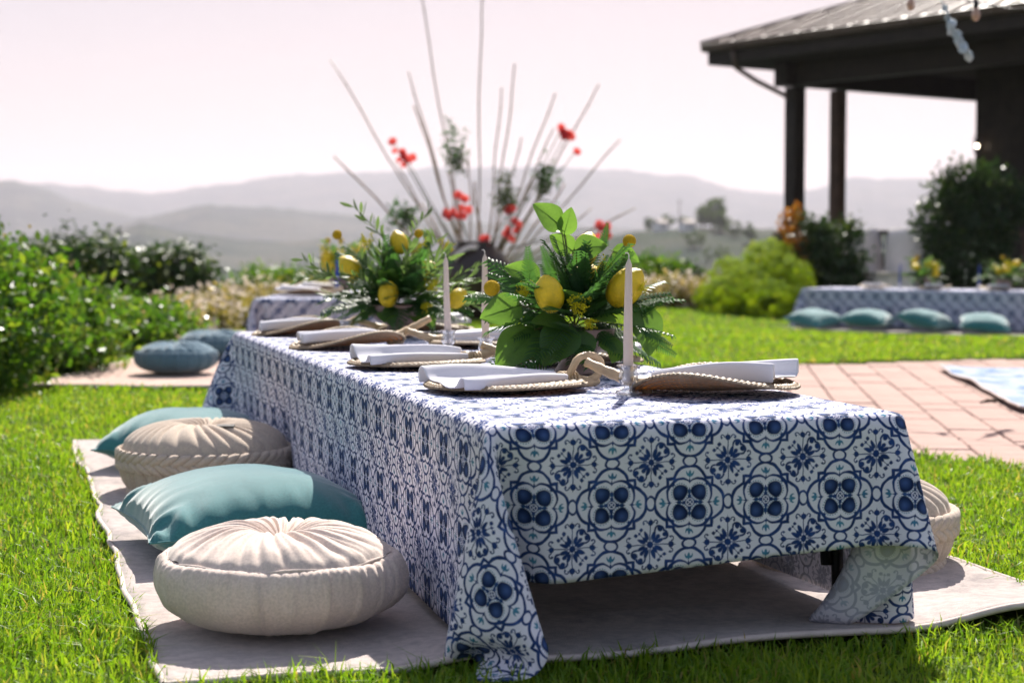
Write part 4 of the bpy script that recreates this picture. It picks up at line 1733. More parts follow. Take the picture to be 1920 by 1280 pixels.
M['wax'] = mat_wax('cream_wax', (0.74, 0.60, 0.51), 0.0)
M['wax_blue'] = mat_wax('blue_wax', (0.02, 0.06, 0.42), 0.0)
M['wick'] = simple('wick', (0.7, 0.66, 0.6), 0.9, 0.1)


def mat_glass():
    m = NT('clear_glass')
    tr = m.n('ShaderNodeBsdfTransparent')
    tr.inputs['Color'].default_value = (0.93, 0.95, 0.97, 1)
    gl_ = m.n('ShaderNodeBsdfGlossy')
    gl_.inputs['Roughness'].default_value = 0.04
    lw = m.n('ShaderNodeLayerWeight')
    lw.inputs['Blend'].default_value = 0.55
    f = (X(m, lw.outputs['Facing']) * 0.85 + 0.10).min(1.0)
    mx = m.n('ShaderNodeMixShader')
    m.set(mx.inputs[0], f)
    m.l(tr.outputs[0], mx.inputs[1])
    m.l(gl_.outputs[0], mx.inputs[2])
    return m.done(mx.outputs[0])


M['glass'] = mat_glass()


def holder_mesh():
    out = [(0.0001, 0.0), (0.026, 0.0), (0.029, 0.003), (0.026, 0.007), (0.014, 0.011), (0.0095, 0.015), (0.0095, 0.018), (0.016, 0.023), (0.0215, 0.032), (0.0205, 0.043), (0.0175, 0.052), (0.0185, 0.058), (0.0265, 0.064)]
    inn = [(0.0250, 0.065), (0.0155, 0.058), (0.0135, 0.05), (0.0125, 0.03), (0.0001, 0.027)]
    mb = MB()
    n = 32
    vs = []
    prof = out + inn
    for i, (r, z) in enumerate(prof):
        for k in range(n):
            a = 2 * PI * k / n
            f = 1.0
            if i < len(out):
                f = 1 + 0.045 * math.cos(8 * a) * (1.0 if z > 0.01 else 0.6)
            vs.append((r * f * math.cos(a), r * f * math.sin(a), z))
    fs = [(i * n + k, i * n + (k + 1) % n, (i + 1) * n + (k + 1) % n, (i + 1) * n + k) for i in range(len(prof) - 1) for k in range(n)]
    mb.add(vs, fs)
    return mb.mesh('candle_holder', M['glass'])


HOLD = holder_mesh()


def taper_mesh(mat, h, droop):
    mb = MB()
    prof = []
    for k in range(22):
        q = k / 21
        r = 0.0118 - 0.0048 * q ** 1.1
        if q > 0.93:
            r *= math.sqrt(max(0.06, 1 - ((q - 0.93) / 0.07) ** 2))
        prof.append((r, q * h))
    n = 16
    vs = []
    for (r, z) in prof:
        for k in range(n):
            a = 2 * PI * k / n
            w = 1 + 0.02 * math.sin(3 * a + z * 40)
            vs.append((r * w * math.cos(a) + droop * (z / h) ** 2, r * w * math.sin(a), z))
    fs = [(i * n + k, i * n + (k + 1) % n, (i + 1) * n + (k + 1) % n, (i + 1) * n + k) for i in range(len(prof) - 1) for k in range(n)]
    fs.append(tuple(range(n - 1, -1, -1)))
    mb.add(vs, fs)
    return mb.mesh('taper', mat)


def add_candle(p, lean, label_c, label_h, mat, h=0.25, group='taper candles', dz=0.029, holder=True):
    if holder:
        o = link('candle_holder', HOLD, None, p)
        tag(o, label_h, 'candle holder', 'glass candle holders')
    root = empty('taper_candle', (p[0], p[1], p[2] + dz), 0, label_c, 'candle', group)
    root.rotation_euler = (lean[0], lean[1], 0.0)
    link('wax', taper_mesh(mat, h, 0.004), root)
    mb = MB()
    mb.tube([(0.004, 0, h - 0.004), (0.004, 0, h + 0.008), (0.001, 0.001, h + 0.013), (-0.004, 0.002, h + 0.012)], 0.0013, 5)
    mb.obj('wick', M['wick'], root)


TC = TZ + 0.006
add_candle(tp(0.52, 0.463, TC), (0, dg(-0.8)), 'cream taper candle in front of the large lemon bouquet', 'clear glass candle holder at the front of the table', M['wax'], 0.268)
add_candle(tp(2.11, 0.469, TC), (0, dg(-2.6)), 'cream taper candle nearer the rear bouquet, leaning slightly left', 'glass candle holder between the two bouquets, near the rear one', M['wax'], 0.262)
add_candle(tp(1.70, 0.473, TC), (0, dg(-1.5)), 'cream taper candle partly behind the left leaves of the large bouquet', 'glass candle holder half hidden behind the large bouquet', M['wax'], 0.272)
o = link('candle_holder', HOLD, None, tp(2.90, 0.30, TC))
tag(o, 'empty glass candle holder left of the rear bowl', 'candle holder', 'glass candle holders')
add_candle(tp(0.75, 0.42, TC, FL2, TH2), (0, 0), 'blue taper candle on the table behind', 'glass candle holder on the table behind', M['wax_blue'], 0.25)
for i, (s, w_) in enumerate(((2.55, 'left'), (1.62, 'middle'), (0.97, 'right'))):
    add_candle(tp(s, 0.45, TC, FL3, TH3), (0, 0), 'blue taper candle, %s one on the far table' % w_, 'glass candle holder, %s one on the far table' % w_, M['wax_blue'], 0.25)


# ------------------------------------------------------------------ bouquets
def leaf_mat(name, lo, hi, tr, tcol, rough=0.38, vein=True):
    m = NT(name)
    co = m.coord()
    oi = m.n('ShaderNodeObjectInfo').outputs['Random']
    f = m.noise(14.0, 4, 0.6, co)
    c = m.ramp(f, [(0.3, lo), (0.7, hi)])
    c = m.mix(m.ramp(oi, [(0, (0, 0, 0)), (1, (0.5, 0.5, 0.5))]), c, lo)
    nz = m.noise(45.0, 3, 0.6, co)
    sh = m.bsdf(c, rough, 0.45, m.bump(nz, 0.15, 0.001))
    t = m.mix(f, tuple(q * 0.8 for q in tcol), tcol)
    return m.done(m.trans(t, sh, tr))


M['broad'] = leaf_mat('broad_green_leaf', (0.042, 0.11, 0.022), (0.075, 0.165, 0.034), 0.5, (0.22, 0.42, 0.05))
M['fern'] = leaf_mat('fern_green', (0.020, 0.068, 0.022), (0.038, 0.10, 0.030), 0.38, (0.10, 0.26, 0.04), 0.45)
M['olive'] = leaf_mat('olive_leaf', (0.055, 0.105, 0.045), (0.10, 0.155, 0.065), 0.38, (0.20, 0.32, 0.07), 0.5)
M['stem'] = simple('green_stem', (0.10, 0.10, 0.03), 0.6, 0.3)
M['lemon'] = simple('lemon_peel', (0.80, 0.56, 0.018), 0.40, 0.45, 0.16, 2.2, 0.5, 16.0, 0.004)
M['billy'] = simple('billy_button_yellow', (0.50, 0.33, 0.02), 0.9, 0.1, 0.25, 90.0)
M['filler'] = simple('goldenrod_yellow', (0.55, 0.50, 0.02), 0.8, 0.1, 0.25, 60.0)
M['bowl'] = simple('mauve_glazed_bowl', (0.33, 0.225, 0.205), 0.45, 0.4, 0.14, 10.0, 0.15, 30)


def broad_leaf_mesh(seed, wid=0.40, fold=0.16, curl=0.18):
    nu, nv = 15, 9
    V = []
    rr = random.Random(seed)
    ph = rr.uniform(0, 6)
    for i in range(nu):
        u = i / (nu - 1)
        w = wid * (math.sin(PI * min(1, u ** 0.62)) ** 0.75) * (1 - 0.18 * u) + 0.001
        if u > 0.97:
            w *= 0.3
        for j in range(nv):
            v = -1 + 2 * j / (nv - 1)
            heart = -0.06 * abs(v) * max(0, 1 - u * 7)
            ven = 0.010 * math.sin(u * 22 - abs(v) * 5)
            z = fold * abs(v) * w - curl * (u - 0.35) ** 2 + ven * w + 0.02 * math.sin(5 * u + 3 * v + ph) * abs(v)
            V.append((u + heart + 0.05 * abs(v) * w, v * w, z))
    mb = MB()
    mb.add(V, [tuple(f) for f in grid_faces(nv, nu).tolist()])
    # midrib
    mb.tube([(-0.16, 0, -0.03)] + [(i / 10, 0, -curl * (i / 10 - 0.35) ** 2 - 0.004) for i in range(10)], [0.011] * 5 + [0.009, 0.008, 0.006, 0.005, 0.004, 0.003], 5)
    return mb.mesh('leaf', M['broad'])


def fern_mesh(seed):
    rr = random.Random(seed)
    mb = MB()
    bend = rr.uniform(0.10, 0.28)

    def c(u):
        return Vector((u, 0.02 * math.sin(3 * u + seed), -bend * u * u))
    mb.tube([c(i / 9) for i in range(10)], [0.009 - 0.0007 * i for i in range(10)], 4)
    n = 19
    for k in range(n):
        u = 0.12 + 0.86 * k / (n - 1)
        ln = 0.26 * math.sin(PI * (0.18 + 0.80 * (1 - (u - 0.12) / 0.88)) * 0.55 + 0.1) * (1 - 0.55 * u) + 0.015
        for sd in (-1, 1):
            b = c(u)
            d = Vector((0.62, sd * 1.0, rr.uniform(-0.12, 0.22))).normalized()
            nrm = Vector((0, 0, 1))
            e = d.cross(nrm).normalized()
            w = 0.020 + ln * 0.055
            # saw-toothed pinna outline
            m_ = 6
            L_, R_ = [], []
            for i in range(m_ + 1):
                q = i / m_
                ww = w * (1 - q) ** 0.6 * (1.0 if i % 2 else 0.72)
                p = b + d * ln * q + Vector((0, 0, -0.05 * q * q))
                L_.append(p + e * ww + d * 0.01)
                R_.append(p - e * ww + d * 0.01)
            vs = L_ + R_
            mb.add(vs, [(i, i + 1, m_ + 1 + i + 1, m_ + 1 + i) for i in range(m_)])
    return mb.mesh('fern_frond', M['fern'], False)


def sprig_mesh(seed, mat):
    rr = random.Random(seed)
    mb = MB()

    def c(u):
        return Vector((u, 0.08 * math.sin(2.2 * u + seed), 0.12 * u - 0.2 * u * u))
    mb.tube([c(i / 7) for i in range(8)], [0.012 - 0.001 * i for i in range(8)], 5)
    for k in range(16):
        u = 0.15 + 0.85 * k / 15
        b = c(u)
        a = rr.uniform(0, 2 * PI)
        d = Vector((0.85, math.cos(a) * 0.7, math.sin(a) * 0.7)).normalized()
        e = d.cross(Vector((rr.uniform(-1, 1), rr.uniform(-1, 1), 1))).normalized()
        nn = d.cross(e)
        ln = rr.uniform(0.20, 0.30)
        w = ln * 0.13
        vs = []
        for q, ww in ((0, 0.15), (0.3, 0.85), (0.6, 1.0), (0.85, 0.6), (1.0, 0.03)):
            p = b + d * ln * q - nn * 0.04 * q * q
            vs += [p - e * w * ww, p + nn * w * 0.25, p + e * w * ww]
        mb.add(vs, [(i * 3 + j, i * 3 + j + 1, i * 3 + j + 4, i * 3 + j + 3) for i in range(4) for j in range(2)])
    return mb.mesh('olive_sprig', mat, True)


def lemon_mesh():
    mb = MB()
    n, k = 22, 26
    vs = []
    for i in range(k):
        q = -1 + 2 * i / (k - 1)
        r = 0.76 * math.sqrt(max(0, 1 - abs(q) ** 2.3)) * 1.0
        x = q
        if q > 0.80:
            r = max(r * 0.86, 0.24 * math.sqrt(max(0, 1 - ((q - 0.86) / 0.20) ** 2))) if q < 0.999 else 0.02
            x = q + 0.12 * ((q - 0.80) / 0.2)
        if q < -0.9:
            x = q - 0.02
        for j in range(n):
            a = 2 * PI * j / n
            w = 1 + 0.025 * math.sin(3 * a + 2 * q) + 0.015 * math.sin(5 * a)
            vs.append((x, r * w * math.cos(a), r * w * math.sin(a)))
    fs = [(i * n + j, i * n + (j + 1) % n, (i + 1) * n + (j + 1) % n, (i + 1) * n + j) for i in range(k - 1) for j in range(n)]
    mb.add(vs, [f[::-1] for f in fs])
    return mb.mesh('lemon', M['lemon'])


def ball_points(n):
    i = np.arange(n) + 0.5
    ph = np.arccos(1 - 2 * i / n)
    th = PI * (1 + 5 ** 0.5) * i
    return np.stack([np.cos(th) * np.sin(ph), np.sin(th) * np.sin(ph), np.cos(ph)], -1)


def billy_mesh():
    mb = MB()
    mb.lathe([(0.95 * math.sin(PI * i / 10), -0.95 * math.cos(PI * i / 10)) for i in range(11)], 14)
    for p in ball_points(170):
        p = Vector(p)
        a = p.orthogonal().normalized()
        b = p.cross(a)
        s = 0.075
        mb.add([p * 0.9 + a * s, p * 0.9 + b * s, p * 0.9 - a * s, p * 0.9 - b * s, p * 1.06], [(0, 1, 4), (1, 2, 4), (2, 3, 4), (3, 0, 4)])
    return mb.mesh('flower_head', M['billy'], False)


def filler_mesh(seed):
    rr = random.Random(seed)
    mb = MB()
    for k in range(9):
        tip = Vector((rr.uniform(0.5, 1.0), rr.uniform(-0.5, 0.5), rr.uniform(-0.45, 0.5)))
        mb.tube([(0, 0, 0), tip * 0.5 + Vector((0, 0, 0.05)), tip], 0.01, 4)
        for q in range(22):
            u = rr.uniform(0.35, 1.05)
            c = tip * u + Vector((rr.uniform(-.12, .12), rr.uniform(-.12, .12), rr.uniform(-.12, .12)))
            s = rr.uniform(0.025, 0.05)
            mb.add([c + Vector(v) * s for v in ((1, 0, 0), (0, 1, 0), (-1, 0, 0), (0, -1, 0), (0, 0, 1), (0, 0, -1))], [(0, 1, 4), (1, 2, 4), (2, 3, 4), (3, 0, 4), (1, 0, 5), (2, 1, 5), (3, 2, 5), (0, 3, 5)])
    return mb.mesh('goldenrod', M['filler'], False)


LEAVES = [broad_leaf_mesh(i, 0.40 + 0.03 * (i % 3), 0.12 + 0.06 * (i % 2), 0.1 + 0.12 * (i % 3)) for i in range(5)]
FERNS = [fern_mesh(i) for i in range(5)]
SPRIGS = [sprig_mesh(i, M['olive']) for i in range(4)]
LEMON = lemon_mesh()
BILLY = billy_mesh()
FILL = [filler_mesh(i) for i in range(3)]


def orient(p, d, nrm, s):
    """matrix: local x along d, local z near nrm"""
    d = Vector(d).normalized()
    n = Vector(nrm)
    n = n - d * n.dot(d)
    if n.length < 1e-4:
        n = d.orthogonal()
    n.normalize()
    y = n.cross(d)
    R = Matrix((d, y, n)).transposed().to_4x4()
    return Matrix.Translation(p) @ R @ Matrix.Scale(s, 4)


def bowl_obj(root, R=0.1, h=0.115):
    mb = MB()
    prof = [(0.0001, 0.0), (0.052, 0.0), (0.055, 0.005), (0.045, 0.02), (0.034, 0.034), (0.034, 0.042), (0.055, 0.050), (0.082, 0.066), (0.096, 0.086), (0.100, 0.104), (0.102, 0.115), (0.097, 0.116), (0.092, 0.10), (0.075, 0.08), (0.0001, 0.07)]
    mb.lathe([(r * R / 0.1, z * h / 0.115) for r, z in prof], 40)
    return mb.obj('bowl', M['bowl'], root)


def bouquet(p, label, seed, hand, lemons, billys, fills, nfern=34, nsprig=8, nleaf=10, W=0.2, Ht=0.2, fl=(0.15, 0.24), group='lemon bouquets'):
    """hand: list of (base, tip, normal) world; lemons: (pos, axis, size)"""
    rr = random.Random(seed)
    root = empty('lemon_bouquet', p, 0, label, 'bouquet', group)
    P0 = Vector(p)
    bowl_obj(root)
    C0 = Vector((0, 0, 0.12))
    for (b, t, nrm, mi) in hand:
        b = Vector(b) - P0
        t = Vector(t) - P0
        d = t - b
        link('leaf', LEAVES[mi % 5], root, mtx=orient(b, d, nrm, d.length))
        mb = MB()
        mid = (C0 + b) / 2 + Vector((0, 0, 0.01))
        mb.tube([C0, mid, b], 0.0016, 5)
        mb.obj('stem', M['stem'], root)
    # greenery core and fronds

    def rdir(lo, hi):
        a = rr.uniform(0, 2 * PI)
        e = rr.uniform(lo, hi)
        return Vector((math.cos(a) * math.cos(e), math.sin(a) * math.cos(e), math.sin(e)))
    for k in range(nfern):
        d = rdir(-0.35, 1.35)
        s = rr.uniform(*fl) * (1.0 if d.z < 0.8 else 0.85)
        b = C0 + Vector((d.x * 0.04, d.y * 0.04, 0.01 + 0.03 * d.z))
        nrm = Vector((0, 0, 1)) + Vector((rr.uniform(-.5, .5), rr.uniform(-.9, .3), 0))
        link('fern_frond', FERNS[k % 5], root, mtx=orient(b, d, nrm, s))
    for k in range(nsprig):
        d = rdir(-0.1, 1.3)
        b = C0 + Vector((d.x * 0.05, d.y * 0.05, 0.02))
        link('olive_sprig', SPRIGS[k % 4], root, mtx=orient(b, d, (0, 0, 1), rr.uniform(fl[0] * 1.0, fl[1] * 1.15)))
    for k in range(nleaf):
        d = rdir(-0.55, 0.9)
        b = C0 + d * rr.uniform(0.05, 0.11)
        d2 = d + Vector((rr.uniform(-.4, .4), rr.uniform(-.4, .4), -0.25))
        link('leaf', LEAVES[k % 5], root, mtx=orient(b, d2, d + Vector((0, 0, 0.8)), rr.uniform(0.075, 0.11)))
    for (c, ax, s) in lemons:
        link('lemon', LEMON, root, mtx=orient(Vector(c) - P0, ax, (0.1, 0, 1), s))
    for (c, s) in billys:
        c = Vector(c) - P0
        link('flower_head', BILLY, root, mtx=Matrix.Translation(c) @ Matrix.Scale(s, 4))
        mb = MB()
        mb.tube([C0, (C0 * 0.4 + c * 0.6) + Vector((0.006, 0, 0)), c], 0.0014, 5)
        mb.obj('stem', M['stem'], root)
    for k, (c, d, s) in enumerate(fills):
        link('goldenrod', FILL[k % 3], root, mtx=orient(Vector(c) - P0, d, (0, 0, 1), s))
    return root


toc = Vector((0, -1, 0.1))
D1 = 4.36
B1 = tp(1.12, 0.54, TC)
B1 = Vector((at(1078, 600, B1.y).x, B1.y, TC))
y1 = B1.y


def L(bx, by, bd, tx, ty, td, n, m):
    return (at(bx, by, y1 + bd), at(tx, ty, y1 + td), n, m)


hand1 = [
    L(974, 572, -0.10, 900, 596, -0.15, (0.1, -1, 0.25), 0),
    L(1003, 618, -0.09, 930, 694, -0.15, (-0.5, -1, 0.35), 1),
    L(1068, 612, -0.13, 1018, 682, -0.18, (-0.2, -1, 0.3), 2),
    L(1064, 604, -0.10, 996, 600, -0.14, (0.0, -0.7, 1.0), 4),
    L(1096, 622, -0.12, 1088, 682, -0.16, (0.2, -1, 0.2), 3),
    L(1199, 572, -0.02, 1222, 666, -0.06, (0.6, -1, 0.25), 1),
    L(1130, 640, -0.10, 1176, 662, -0.14, (0.2, -0.8, 0.8), 0),
    L(1160, 640, 0.0, 1150, 676, -0.06, (0.2, -1, 0.4), 2),
    L(1052, 424, 0.0, 1001, 381, -0.02, (0.3, -1, 0.4), 4),
    L(1058, 438, 0.0, 1072, 388, 0.0, (0.2, -1, 0.1), 3),
    L(1078, 468, -0.01, 1138, 458, -0.03, (0.1, -1, 0.4), 2),
    L(1074, 470, 0.01, 1030, 440, 0.02, (-0.1, -1, 0.2), 1),
    L(1060, 432, 0.02, 1018, 424, 0.03, (-0.2, -0.4, 1.0), 0),
    L(1010, 520, 0.03, 945, 500, 0.03, (0.0, -1, 0.4), 3),
    L(1150, 470, 0.05, 1200, 490, 0.05, (0.2, -1, 0.3), 4),
    L(980, 640, -0.05, 950, 655, -0.02, (-0.2, -1, 0.6), 0),
]
lem1 = [(at(1030, 552, y1 - 0.115), (-0.25, -0.3, 0.95), 0.047), (at(1172, 540, y1 - 0.035), (0.55, -0.2, 0.62), 0.056), (at(1098, 468, y1 + 0.03), (0.3, 0.2, 0.9), 0.044), (at(1095, 520, y1 + 0.06), (0.8, 0.2, 0.3), 0.044)]
bil1 = [(at(1180, 452, y1), 0.0175), (at(922, 540, y1 - 0.11), 0.0205)]
fil1 = [(at(1062, 562, y1 - 0.13), (0.9, -0.4, -0.35), 0.055), (at(1095, 600, y1 - 0.12), (0.6, -0.5, -0.4), 0.035), (at(1120, 520, y1 - 0.02), (0.2, -0.3, 0.9), 0.055), (at(985, 560, y1 - 0.06), (-0.2, -0.3, 0.9), 0.045), (at(1195, 545, y1 - 0.08), (0.7, -0.1, 0.3), 0.03)]
b1 = bouquet(B1, 'largest lemon and fern bouquet in a mauve footed bowl at the front', 3, hand1, lem1, bil1, fil1, 74, 0, 9, fl=(0.15, 0.25))
# extra fronds reaching out where the photograph shows them
for k, (bx, by, tx, ty, dd) in enumerate(((960, 560, 880, 545, -0.08), (1000, 560, 985, 466, -0.04), (1010, 570, 925, 500, 0.02), (1040, 530, 1015, 462, 0.0), (1090, 560, 1070, 470, -0.09), (1060, 560, 1035, 480, -0.06),
                                        (1130, 470, 1140, 418, 0.02), (1180, 600, 1240, 552, -0.03), (1190, 610, 1262, 640, -0.06), (1195, 620, 1268, 662, -0.04), (1060, 640, 955, 695, -0.17), (1120, 620, 1150, 650, -0.15), (1140, 520, 1185, 470, 0.0),
                                        (1110, 560, 1125, 492, -0.08), (1090, 590, 1130, 560, -0.13), (1010, 540, 960, 515, -0.02))):
    b = at(bx, by, y1 + dd * 0.5) - B1
    t = at(tx, ty, y1 + dd) - B1
    d = t - b
    link('fern_frond', FERNS[k % 5], b1, mtx=orient(b, d, Vector((0.3 * (-1) ** k, -0.8, 0.6)), d.length))

B2 = tp(2.98, 0.5, TC)
B2 = Vector((at(745, 600, B2.y).x, B2.y, TC))
y2 = B2.y


def L2_(bx, by, bd, tx, ty, td, n, m):
    return (at(bx, by, y2 + bd), at(tx, ty, y2 + td), n, m)


hand2 = [L2_(730, 575, -0.1, 735, 612, -0.13, (0, -1, 0.2), 0), L2_(790, 578, -0.06, 815, 616, -0.08, (0.4, -1, 0.3), 1), L2_(765, 520, -0.08, 790, 535, -0.12, (0.2, -1, 0.6), 2),
         L2_(690, 590, -0.05, 665, 600, -0.06, (0, -1, 0.8), 3), L2_(770, 540, -0.1, 800, 520, -0.12, (0, -1, 0.5), 4)]
lem2 = [(at(728, 552, y2 - 0.12), (0.1, -0.4, 0.9), 0.047), (at(795, 507, y2 - 0.06), (0.8, -0.2, 0.5), 0.044), (at(656, 500, y2 - 0.03), (-0.6, 0, 0.5), 0.045), (at(660, 516, y2 - 0.05), (0.4, -0.4, -0.6), 0.03), (at(748, 455, y2), (-0.3, 0, 0.9), 0.042), (at(856, 560, y2 - 0.02), (0.7, -0.2, 0.6), 0.042)]
bil2 = [(at(785, 438, y2), 0.0165), (at(632, 440, y2 + 0.1), 0.018)]
fil2 = [(at(800, 545, y2 - 0.1), (0.3, -0.4, 0.5), 0.06), (at(790, 570, y2 - 0.1), (0.4, -0.4, -0.3), 0.05), (at(770, 480, y2), (0.2, -0.2, 0.8), 0.07), (at(830, 480, y2), (0.3, 0, 0.8), 0.06), (at(690, 470, y2), (-0.2, 0, 0.9), 0.06)]
b2 = bouquet(B2, 'lemon bouquet with olive sprigs at the far end of the nearest table', 8, hand2, lem2, bil2, fil2, 60, 30, 14, fl=(0.15, 0.25))
for k, (bx, by, tx, ty) in enumerate(((735, 470, 672, 382), (760, 470, 800, 392), (830, 540, 895, 490), (830, 560, 890, 520), (650, 540, 575, 480), (660, 570, 600, 590), (850, 560, 880, 600), (640, 520, 560, 520))):
    b = at(bx, by, y2) - B2
    t = at(tx, ty, y2 - 0.02) - B2
    d = t - b
    link('olive_sprig', SPRIGS[k % 4], b2, mtx=orient(b, d, (0, -0.3, 1), d.length))

# bouquets of the other tables: copies of the second with their own order
def small_bouquet(p, label, seed):
    rr = random.Random(seed)
    p = Vector(p)
    le = []
    for k in range(6):
        a = rr.uniform(PI * 1.05, PI * 1.95) if k < 4 else rr.uniform(0, PI)
        le.append((p + Vector((math.cos(a) * 0.12, math.sin(a) * 0.12, rr.uniform(0.15, 0.30))), (rr.uniform(-1, 1), rr.uniform(-1, 0), rr.uniform(-.3, 1)), 0.05))
    bl = [(p + Vector((rr.uniform(-.15, .15), rr.uniform(-.1, .1), 0.36)), 0.02) for _ in range(2)]
    fi = [(p + Vector((rr.uniform(-.1, .1), -0.08, rr.uniform(0.16, 0.28))), (rr.uniform(-.6, .6), -0.3, 0.6), 0.09) for _ in range(5)]
    return bouquet(p, label, seed, [], le, bl, fi, 26, 14, 8, fl=(0.16, 0.25))


small_bouquet(tp(1.05, 0.42, TC, FL2, TH2), 'lemon bouquet on the table behind, half hidden at left', 21)
small_bouquet(tp(2.25, 0.42, TC, FL3, TH3), 'left lemon bouquet on the far table by the pavilion', 22)
small_bouquet(tp(1.32, 0.42, TC, FL3, TH3), 'right lemon bouquet on the far table by the pavilion', 23)


# ------------------------------------------------------------------ tall bamboo and orchid arrangement behind the tables
M['bamboo'] = simple('pale_bamboo', (0.36, 0.27, 0.20), 0.5, 0.4, 0.25, 5)
M['bamboo_dark'] = simple('brown_bamboo', (0.26, 0.16, 0.08), 0.5, 0.4, 0.35, 5)
M['urn'] = simple('dark_brown_urn', (0.035, 0.020, 0.014), 0.35, 0.5, 0.3, 5)
M['red'] = leaf_mat('red_orchid', (0.50, 0.02, 0.03), (0.70, 0.05, 0.06), 0.45, (0.85, 0.12, 0.10), 0.5)
M['moss'] = leaf_mat('grey_green_foliage', (0.05, 0.075, 0.04), (0.13, 0.15, 0.09), 0.3, (0.16, 0.2, 0.08), 0.6)
M['pale_petal'] = simple('pale_petal_highlight', (0.75, 0.66, 0.56), 0.12, 0.6, 0.08, 5)

DI = 18.6


def build_installation():
    g = at(893, 592, DI)
    root = empty('bamboo_arrangement', (g.x, DI, 0.0), 0, 'tall fan of bamboo canes with red orchids rising from a dark urn', 'flower arrangement')
    base = Vector((g.x, DI, 0.0))
    mb = MB()
    prof = [(0.0001, 0.0), (0.20, 0.0), (0.24, 0.03), (0.33, 0.18), (0.385, 0.38), (0.37, 0.56), (0.30, 0.70), (0.22, 0.77), (0.20, 0.80), (0.23, 0.83), (0.21, 0.835), (0.17, 0.79), (0.0001, 0.74)]
    mb.lathe(prof, 40)
    mb.obj('urn', M['urn'], root)
    rods = [((850, 500), (620, 113), 0.2, 0), ((830, 505), (628, 293), -0.1, 1), ((868, 490), (767, 135), 0.1, 0), ((868, 480), (778, 198), -0.1, 1), ((872, 470), (783, -40), 0.15, 0), ((896, 470), (903, -60), 0.0, 0),
            ((915, 470), (940, 165), 0.2, 0), ((922, 470), (967, 120), 0.05, 0), ((930, 480), (1040, 175), -0.1, 0), ((938, 480), (1038, 240), 0.25, 0), ((920, 470), (978, 258), 0.3, 0), ((945, 490), (1122, 158), 0.1, 0),
            ((955, 500), (1163, 262), 0.0, 0), ((960, 510), (1190, 390), -0.15, 0), ((955, 510), (1110, 390), 0.2, 0), ((885, 480), (880, 300), 0.3, 0), ((872, 490), (840, 320), 0.3, 1), ((850, 500), (740, 300), 0.3, 0), ((905, 480), (888, 340), -0.2, 1),
            ((930, 490), (1000, 330), -0.2, 1), ((948, 500), (1060, 345), 0.3, 1), ((860, 500), (790, 380), 0.2, 1), ((945, 500), (1015, 350), 0.35, 0)]
    for (b, t, dd, dk) in rods:
        p0 = at(b[0], b[1], DI) - base
        p1 = at(t[0], t[1], DI + dd) - base
        p0 = p0 + (p0 - p1).normalized() * 0.18
        mb = MB()
        n = 9
        pts = [p0.lerp(p1, i / n) + Vector((0.012 * math.sin(i * 1.3 + t[0]), 0, 0)) for i in range(n + 1)]
        r = 0.0105 if not dk else 0.013
        mb.tube(pts, [r * (1.0 - 0.25 * i / n) for i in range(n + 1)], 8)
        for i in range(1, n):
            mb.tube([pts[i] - (pts[i + 1] - pts[i]).normalized() * 0.008, pts[i] + (pts[i + 1] - pts[i]).normalized() * 0.008], r * 1.12, 8)
        mb.obj('bamboo_cane', M['bamboo_dark' if dk else 'bamboo'], root)
    # orchid sprays
    pet = MB()
    for k in range(5):
        a = 2 * PI * k / 5
        d = Vector((math.cos(a), math.sin(a), 0.25)).normalized()
        e = Vector((-math.sin(a), math.cos(a), 0))
        vs = []
        for q, w in ((0.05, 0.1), (0.4, 0.42), (0.75, 0.45), (1.0, 0.12)):
            vs += [d * q - e * w, d * q + e * w + Vector((0, 0, 0.05))]
        pet.add(vs, [(0, 1, 3, 2), (2, 3, 5, 4), (4, 5, 7, 6)])
    pm = pet.mesh('orchid_bloom', M['red'])
    rr = random.Random(5)
    for (px, py, n, sp) in ((742, 272, 3, 8), (752, 292, 5, 12), (764, 300, 3, 8), (858, 368, 4, 9), (862, 395, 6, 11), (840, 400, 4, 8), (960, 425, 7, 13), (958, 395, 3, 8), (1060, 255, 6, 12), (1052, 243, 3, 6), (1080, 283, 2, 4), (1130, 425, 4, 10), (1138, 438, 5, 12), (908, 445, 4, 9), (910, 462, 4, 8)):
        e_ = at(px, py, DI - 0.1) - base
        b_ = at(893 + (px - 893) * 0.25, 468, DI - 0.05) - base
        mb = MB()
        mb.tube([b_, b_.lerp(e_, 0.5) + Vector((0.04 * (1 if px > 893 else -1), -0.05, 0.05)), e_], 0.006, 6)
        mb.obj('orchid_stem', M['stem'], root)
        for k in range(n):
            c = at(px + rr.gauss(0, sp * 0.6), py + rr.gauss(0, sp * 0.6), DI - 0.12 + rr.uniform(-.05, .05)) - base
            link('orchid_bloom', pm, root, mtx=orient(c, (rr.uniform(-1, 1), rr.uniform(-.4, .4), rr.uniform(-1, 1)), (rr.uniform(-.5, .5), -1, rr.uniform(-.3, .5)), rr.uniform(0.035, 0.055)))
    # tufts of foliage tied to the canes
    for k, (px, py, w, h) in enumerate(((850, 270, 20, 48), (858, 300, 18, 25), (945, 355, 22, 45), (1025, 330, 22, 32), (1020, 345, 15, 30), (955, 375, 22, 30), (752, 400, 26, 26), (765, 410, 20, 20))):
        mb = MB()
        for i in range(110):
            c = at(px + rr.gauss(0, w * 0.5), py + rr.gauss(0, h * 0.5), DI - 0.05 + rr.gauss(0, 0.07)) - base
            d = Vector((rr.gauss(0, 1), rr.gauss(0, 1), rr.gauss(0.2, 1))).normalized()
            e = d.orthogonal().normalized()
            s = rr.uniform(0.03, 0.06)
            mb.add([c - d * s, c + e * s * 0.3, c + d * s, c - e * s * 0.3], [(0, 1, 2, 3)])
        tag(mb.obj('foliage_tuft', M['moss'] if k % 3 else M['fern'], root, False), kind='stuff')
